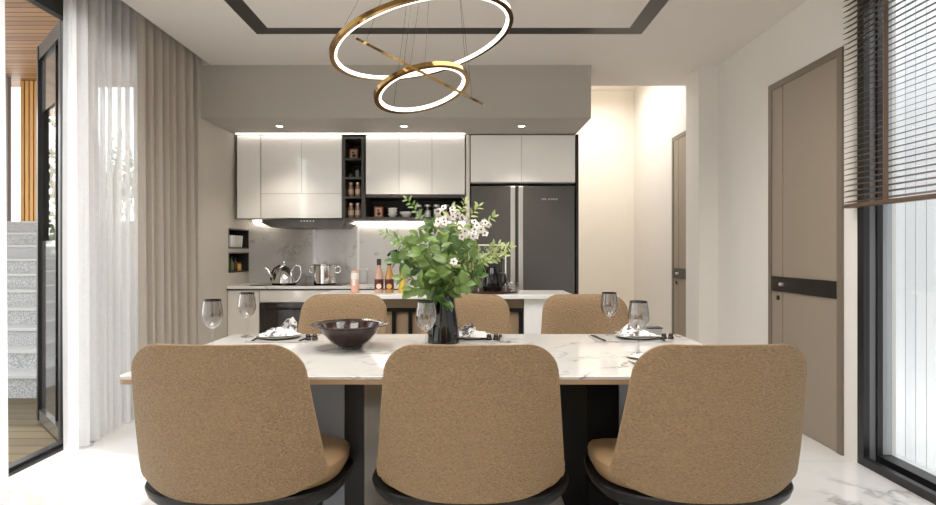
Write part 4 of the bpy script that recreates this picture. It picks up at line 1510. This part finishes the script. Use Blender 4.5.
blossom_branch(T(452, 208, -0.02), scatter(450, 214, 14, 8, 15, -0.03))
blossom_branch(T(484, 226, -0.04), scatter(480, 228, 9, 6, 10, -0.06))
blossom_branch(T(470, 236, -0.08), scatter(469, 234, 8, 5, 9, -0.09))
blossom_branch(T(440, 222, -0.05), scatter(441, 222, 4, 3, 7, -0.06))
blossom_branch(T(452, 265, -0.17), scatter(454, 262, 1, 1, 3, -0.18))

# ------------------------------------------------------------------ chandelier: three tilted gold rings
DC = 2.5


def ring_frame(cpx, cpy, th, ratio, D):
    """centre and normal of a circle that shows as an ellipse of that tilt and axis ratio"""
    c_ = Vector((PX(cpx, D), D, PZ(cpy, D)))
    v = (c_ - Vector((0, 0, H))).normalized()
    up = Vector((0, 0, 1)) - v * v.z
    up.normalize()
    rt = v.cross(up).normalized()
    mi = rt * (-sin(th)) + up * cos(th)
    nn = (v * ratio + mi * sqrt(1 - ratio * ratio)).normalized()
    return c_, nn


cz = thing('chandelier', 'chandelier of three tilted thin gold rings with white light inside, above the table', 'chandelier', (PX(440, DC), DC, ZC))
base = Vector(cz.location)
MB().lathe([(0, -0.0005), (0.15, -0.0005), (0.15, -0.03), (0.14, -0.035), (0, -0.035)], 40).build('canopy', M['gold'], cz, True)
for (cpx, cpy, thd, ratio, Rpx, Dr) in ((422.5, 41.5, 14.5, 0.38, 90.0, 2.5), (422, 89.4, 15.4, 0.425, 48.5, 2.45), (421, 72, -25.3, 0.0, 71.0, 2.48)):
    c_, nn = ring_frame(cpx, cpy, radians(thd), ratio, Dr)
    R_ = Rpx / F * (c_ - Vector((0, 0, H))).length * 0.965
    x_ = nn.cross(Vector((0, 1, 0))).normalized()
    y_ = nn.cross(x_).normalized()
    hgt, thk = (0.018, 0.020)
    if ratio < 0.1:
        hgt = 0.010

    def loopR(r_, h_):
        return [c_ - base + (x_ * cos(a) + y_ * sin(a)) * r_ + nn * h_ for a in [2 * pi * i / 128 for i in range(128)]]

    prof = [(R_, hgt / 2), (R_, -hgt / 2), (R_ - thk, -hgt / 2), (R_ - thk, hgt / 2)]
    b = bmesh.new()
    rr_ = [[b.verts.new(p) for p in loopR(*q)] for q in prof]
    for i in range(4):
        A_, B_ = rr_[i], rr_[(i + 1) % 4]
        for k_ in range(128):
            b.faces.new((A_[k_], A_[(k_ + 1) % 128], B_[(k_ + 1) % 128], B_[k_]))
    bmesh.ops.recalc_face_normals(b, faces=b.faces)
    m_ = MB()
    m_._merge(b)
    rg = m_.build('ring', M['gold'], cz, True)
    prof = [(R_ - thk * 1.01, hgt * 0.3), (R_ - thk * 1.01, -hgt * 0.48), (R_ - thk * 1.55, -hgt * 0.48), (R_ - thk * 1.55, hgt * 0.3)]
    b = bmesh.new()
    rr_ = [[b.verts.new(p) for p in loopR(*q)] for q in prof]
    for i in range(4):
        A_, B_ = rr_[i], rr_[(i + 1) % 4]
        for k_ in range(128):
            b.faces.new((A_[k_], A_[(k_ + 1) % 128], B_[(k_ + 1) % 128], B_[k_]))
    bmesh.ops.recalc_face_normals(b, faces=b.faces)
    m_ = MB()
    m_._merge(b)
    m_.build('light_band', M['led_ring'], rg, True)
    for k_ in range(3):
        a = 2 * pi * (k_ / 3) + 0.5 + cpx * 0.7 + thd
        p = c_ - base + (x_ * cos(a) + y_ * sin(a)) * (R_ - 0.002) + nn * hgt / 2
        t0 = Vector((0.11 * (p.x / R_) * 0.8, 0.1 * (p.y / R_) * 0.8, -0.03))
        MB().tube([t0, p], 0.0008, 5).build('cable', M['cutlery'], cz)

# ------------------------------------------------------------------ unseen lamps: added room fill, and the passage lamp
def unseen_ceiling_panel(loc, sx, sy, energy, label, col=(1, 0.97, 0.93)):
    u = thing('unseen_ceiling_lamp', label, 'light', loc)
    MB().box(-sx / 2 - 0.02, sx / 2 + 0.02, -sy / 2 - 0.02, sy / 2 + 0.02, -0.012, -0.0005, 0.002).build('frame', M['lacquer'], u)  # rim of the unseen panels: added fill and the passage lamp
    ld = bpy.data.lights.new('unseen_lamp_glow', 'AREA')
    ld.shape = 'RECTANGLE'
    ld.size, ld.size_y = sx, sy
    ld.spread = radians(150)
    ld.energy = energy
    ld.color = col
    lo = bpy.data.objects.new('unseen_lamp_glow', ld)
    COL.objects.link(lo)
    lo.parent = u
    lo.location = (0, 0, -0.02)


unseen_ceiling_panel((-0.85, 2.45, ZC), 0.9, 1.9, 30, 'long flat fill light added on the ceiling left of the chandelier, above the picture')  # unseen fill added over the table to brighten room and kitchen
unseen_ceiling_panel((0.75, 2.45, ZC), 0.9, 1.9, 30, 'long flat fill light added on the ceiling right of the chandelier, above the picture')  # matching added fill on the other side of the canopy
unseen_ceiling_panel((0.0, -1.6, ZC), 2.4, 1.6, 55, 'large flat fill light added over the unseen sitting area behind the camera')  # added fill behind the camera, stands for no known lamp
unseen_ceiling_panel((1.62, 6.4, 3.32), 0.8, 1.3, 17, 'flat ceiling lamp in the passage beside the fridge', (1, 0.98, 0.95))

# ------------------------------------------------------------------ daylight
wld = bpy.data.worlds.new('sky')
S.world = wld
wld.use_nodes = True
nt = wld.node_tree
bg = nt.nodes['Background']
tc = nt.nodes.new('ShaderNodeTexCoord')
sp = nt.nodes.new('ShaderNodeSeparateXYZ')
nt.links.new(tc.outputs['Generated'], sp.inputs[0])
rp_ = ramp(nt, sp.outputs['Z'], [(0.0, (1.0, 0.99, 0.97, 1)), (1.0, (0.86, 0.92, 1.0, 1))])
nt.links.new(rp_.outputs['Color'], bg.inputs['Color'])
bg.inputs['Strength'].default_value = 3.1

sd = bpy.data.lights.new('sun', 'SUN')
sd.energy = 2.8
sd.angle = radians(1.5)
sd.color = (1, 0.96, 0.9)
so = bpy.data.objects.new('sun', sd)
COL.objects.link(so)
so.rotation_euler = Vector((0.36, -0.12, -1.0)).to_track_quat('-Z', 'Y').to_euler()

# ------------------------------------------------------------------ camera
cd = bpy.data.cameras.new('camera')
cd.sensor_width = 36.0
cd.lens = F / 936.0 * 36.0
cd.shift_x = 2.0 / 936.0
cd.shift_y = -1.5 / 936.0
cd.clip_start = 0.05
co = bpy.data.objects.new('camera', cd)
COL.objects.link(co)
co.location = (0, 0, H)
co.rotation_euler = (pi / 2, 0, 0)
S.camera = co

S.view_settings.view_transform = 'Standard'
S.view_settings.look = 'None'
S.view_settings.gamma = 1.0
S.view_settings.use_curve_mapping = False
S.view_settings.exposure = 0.27
S.cycles.use_denoising = True
S.cycles.max_bounces = 12
S.cycles.diffuse_bounces = 6
S.cycles.transparent_max_bounces = 24
S.cycles.caustics_reflective = False
S.cycles.caustics_refractive = False
S.cycles.sample_clamp_indirect = 8.0
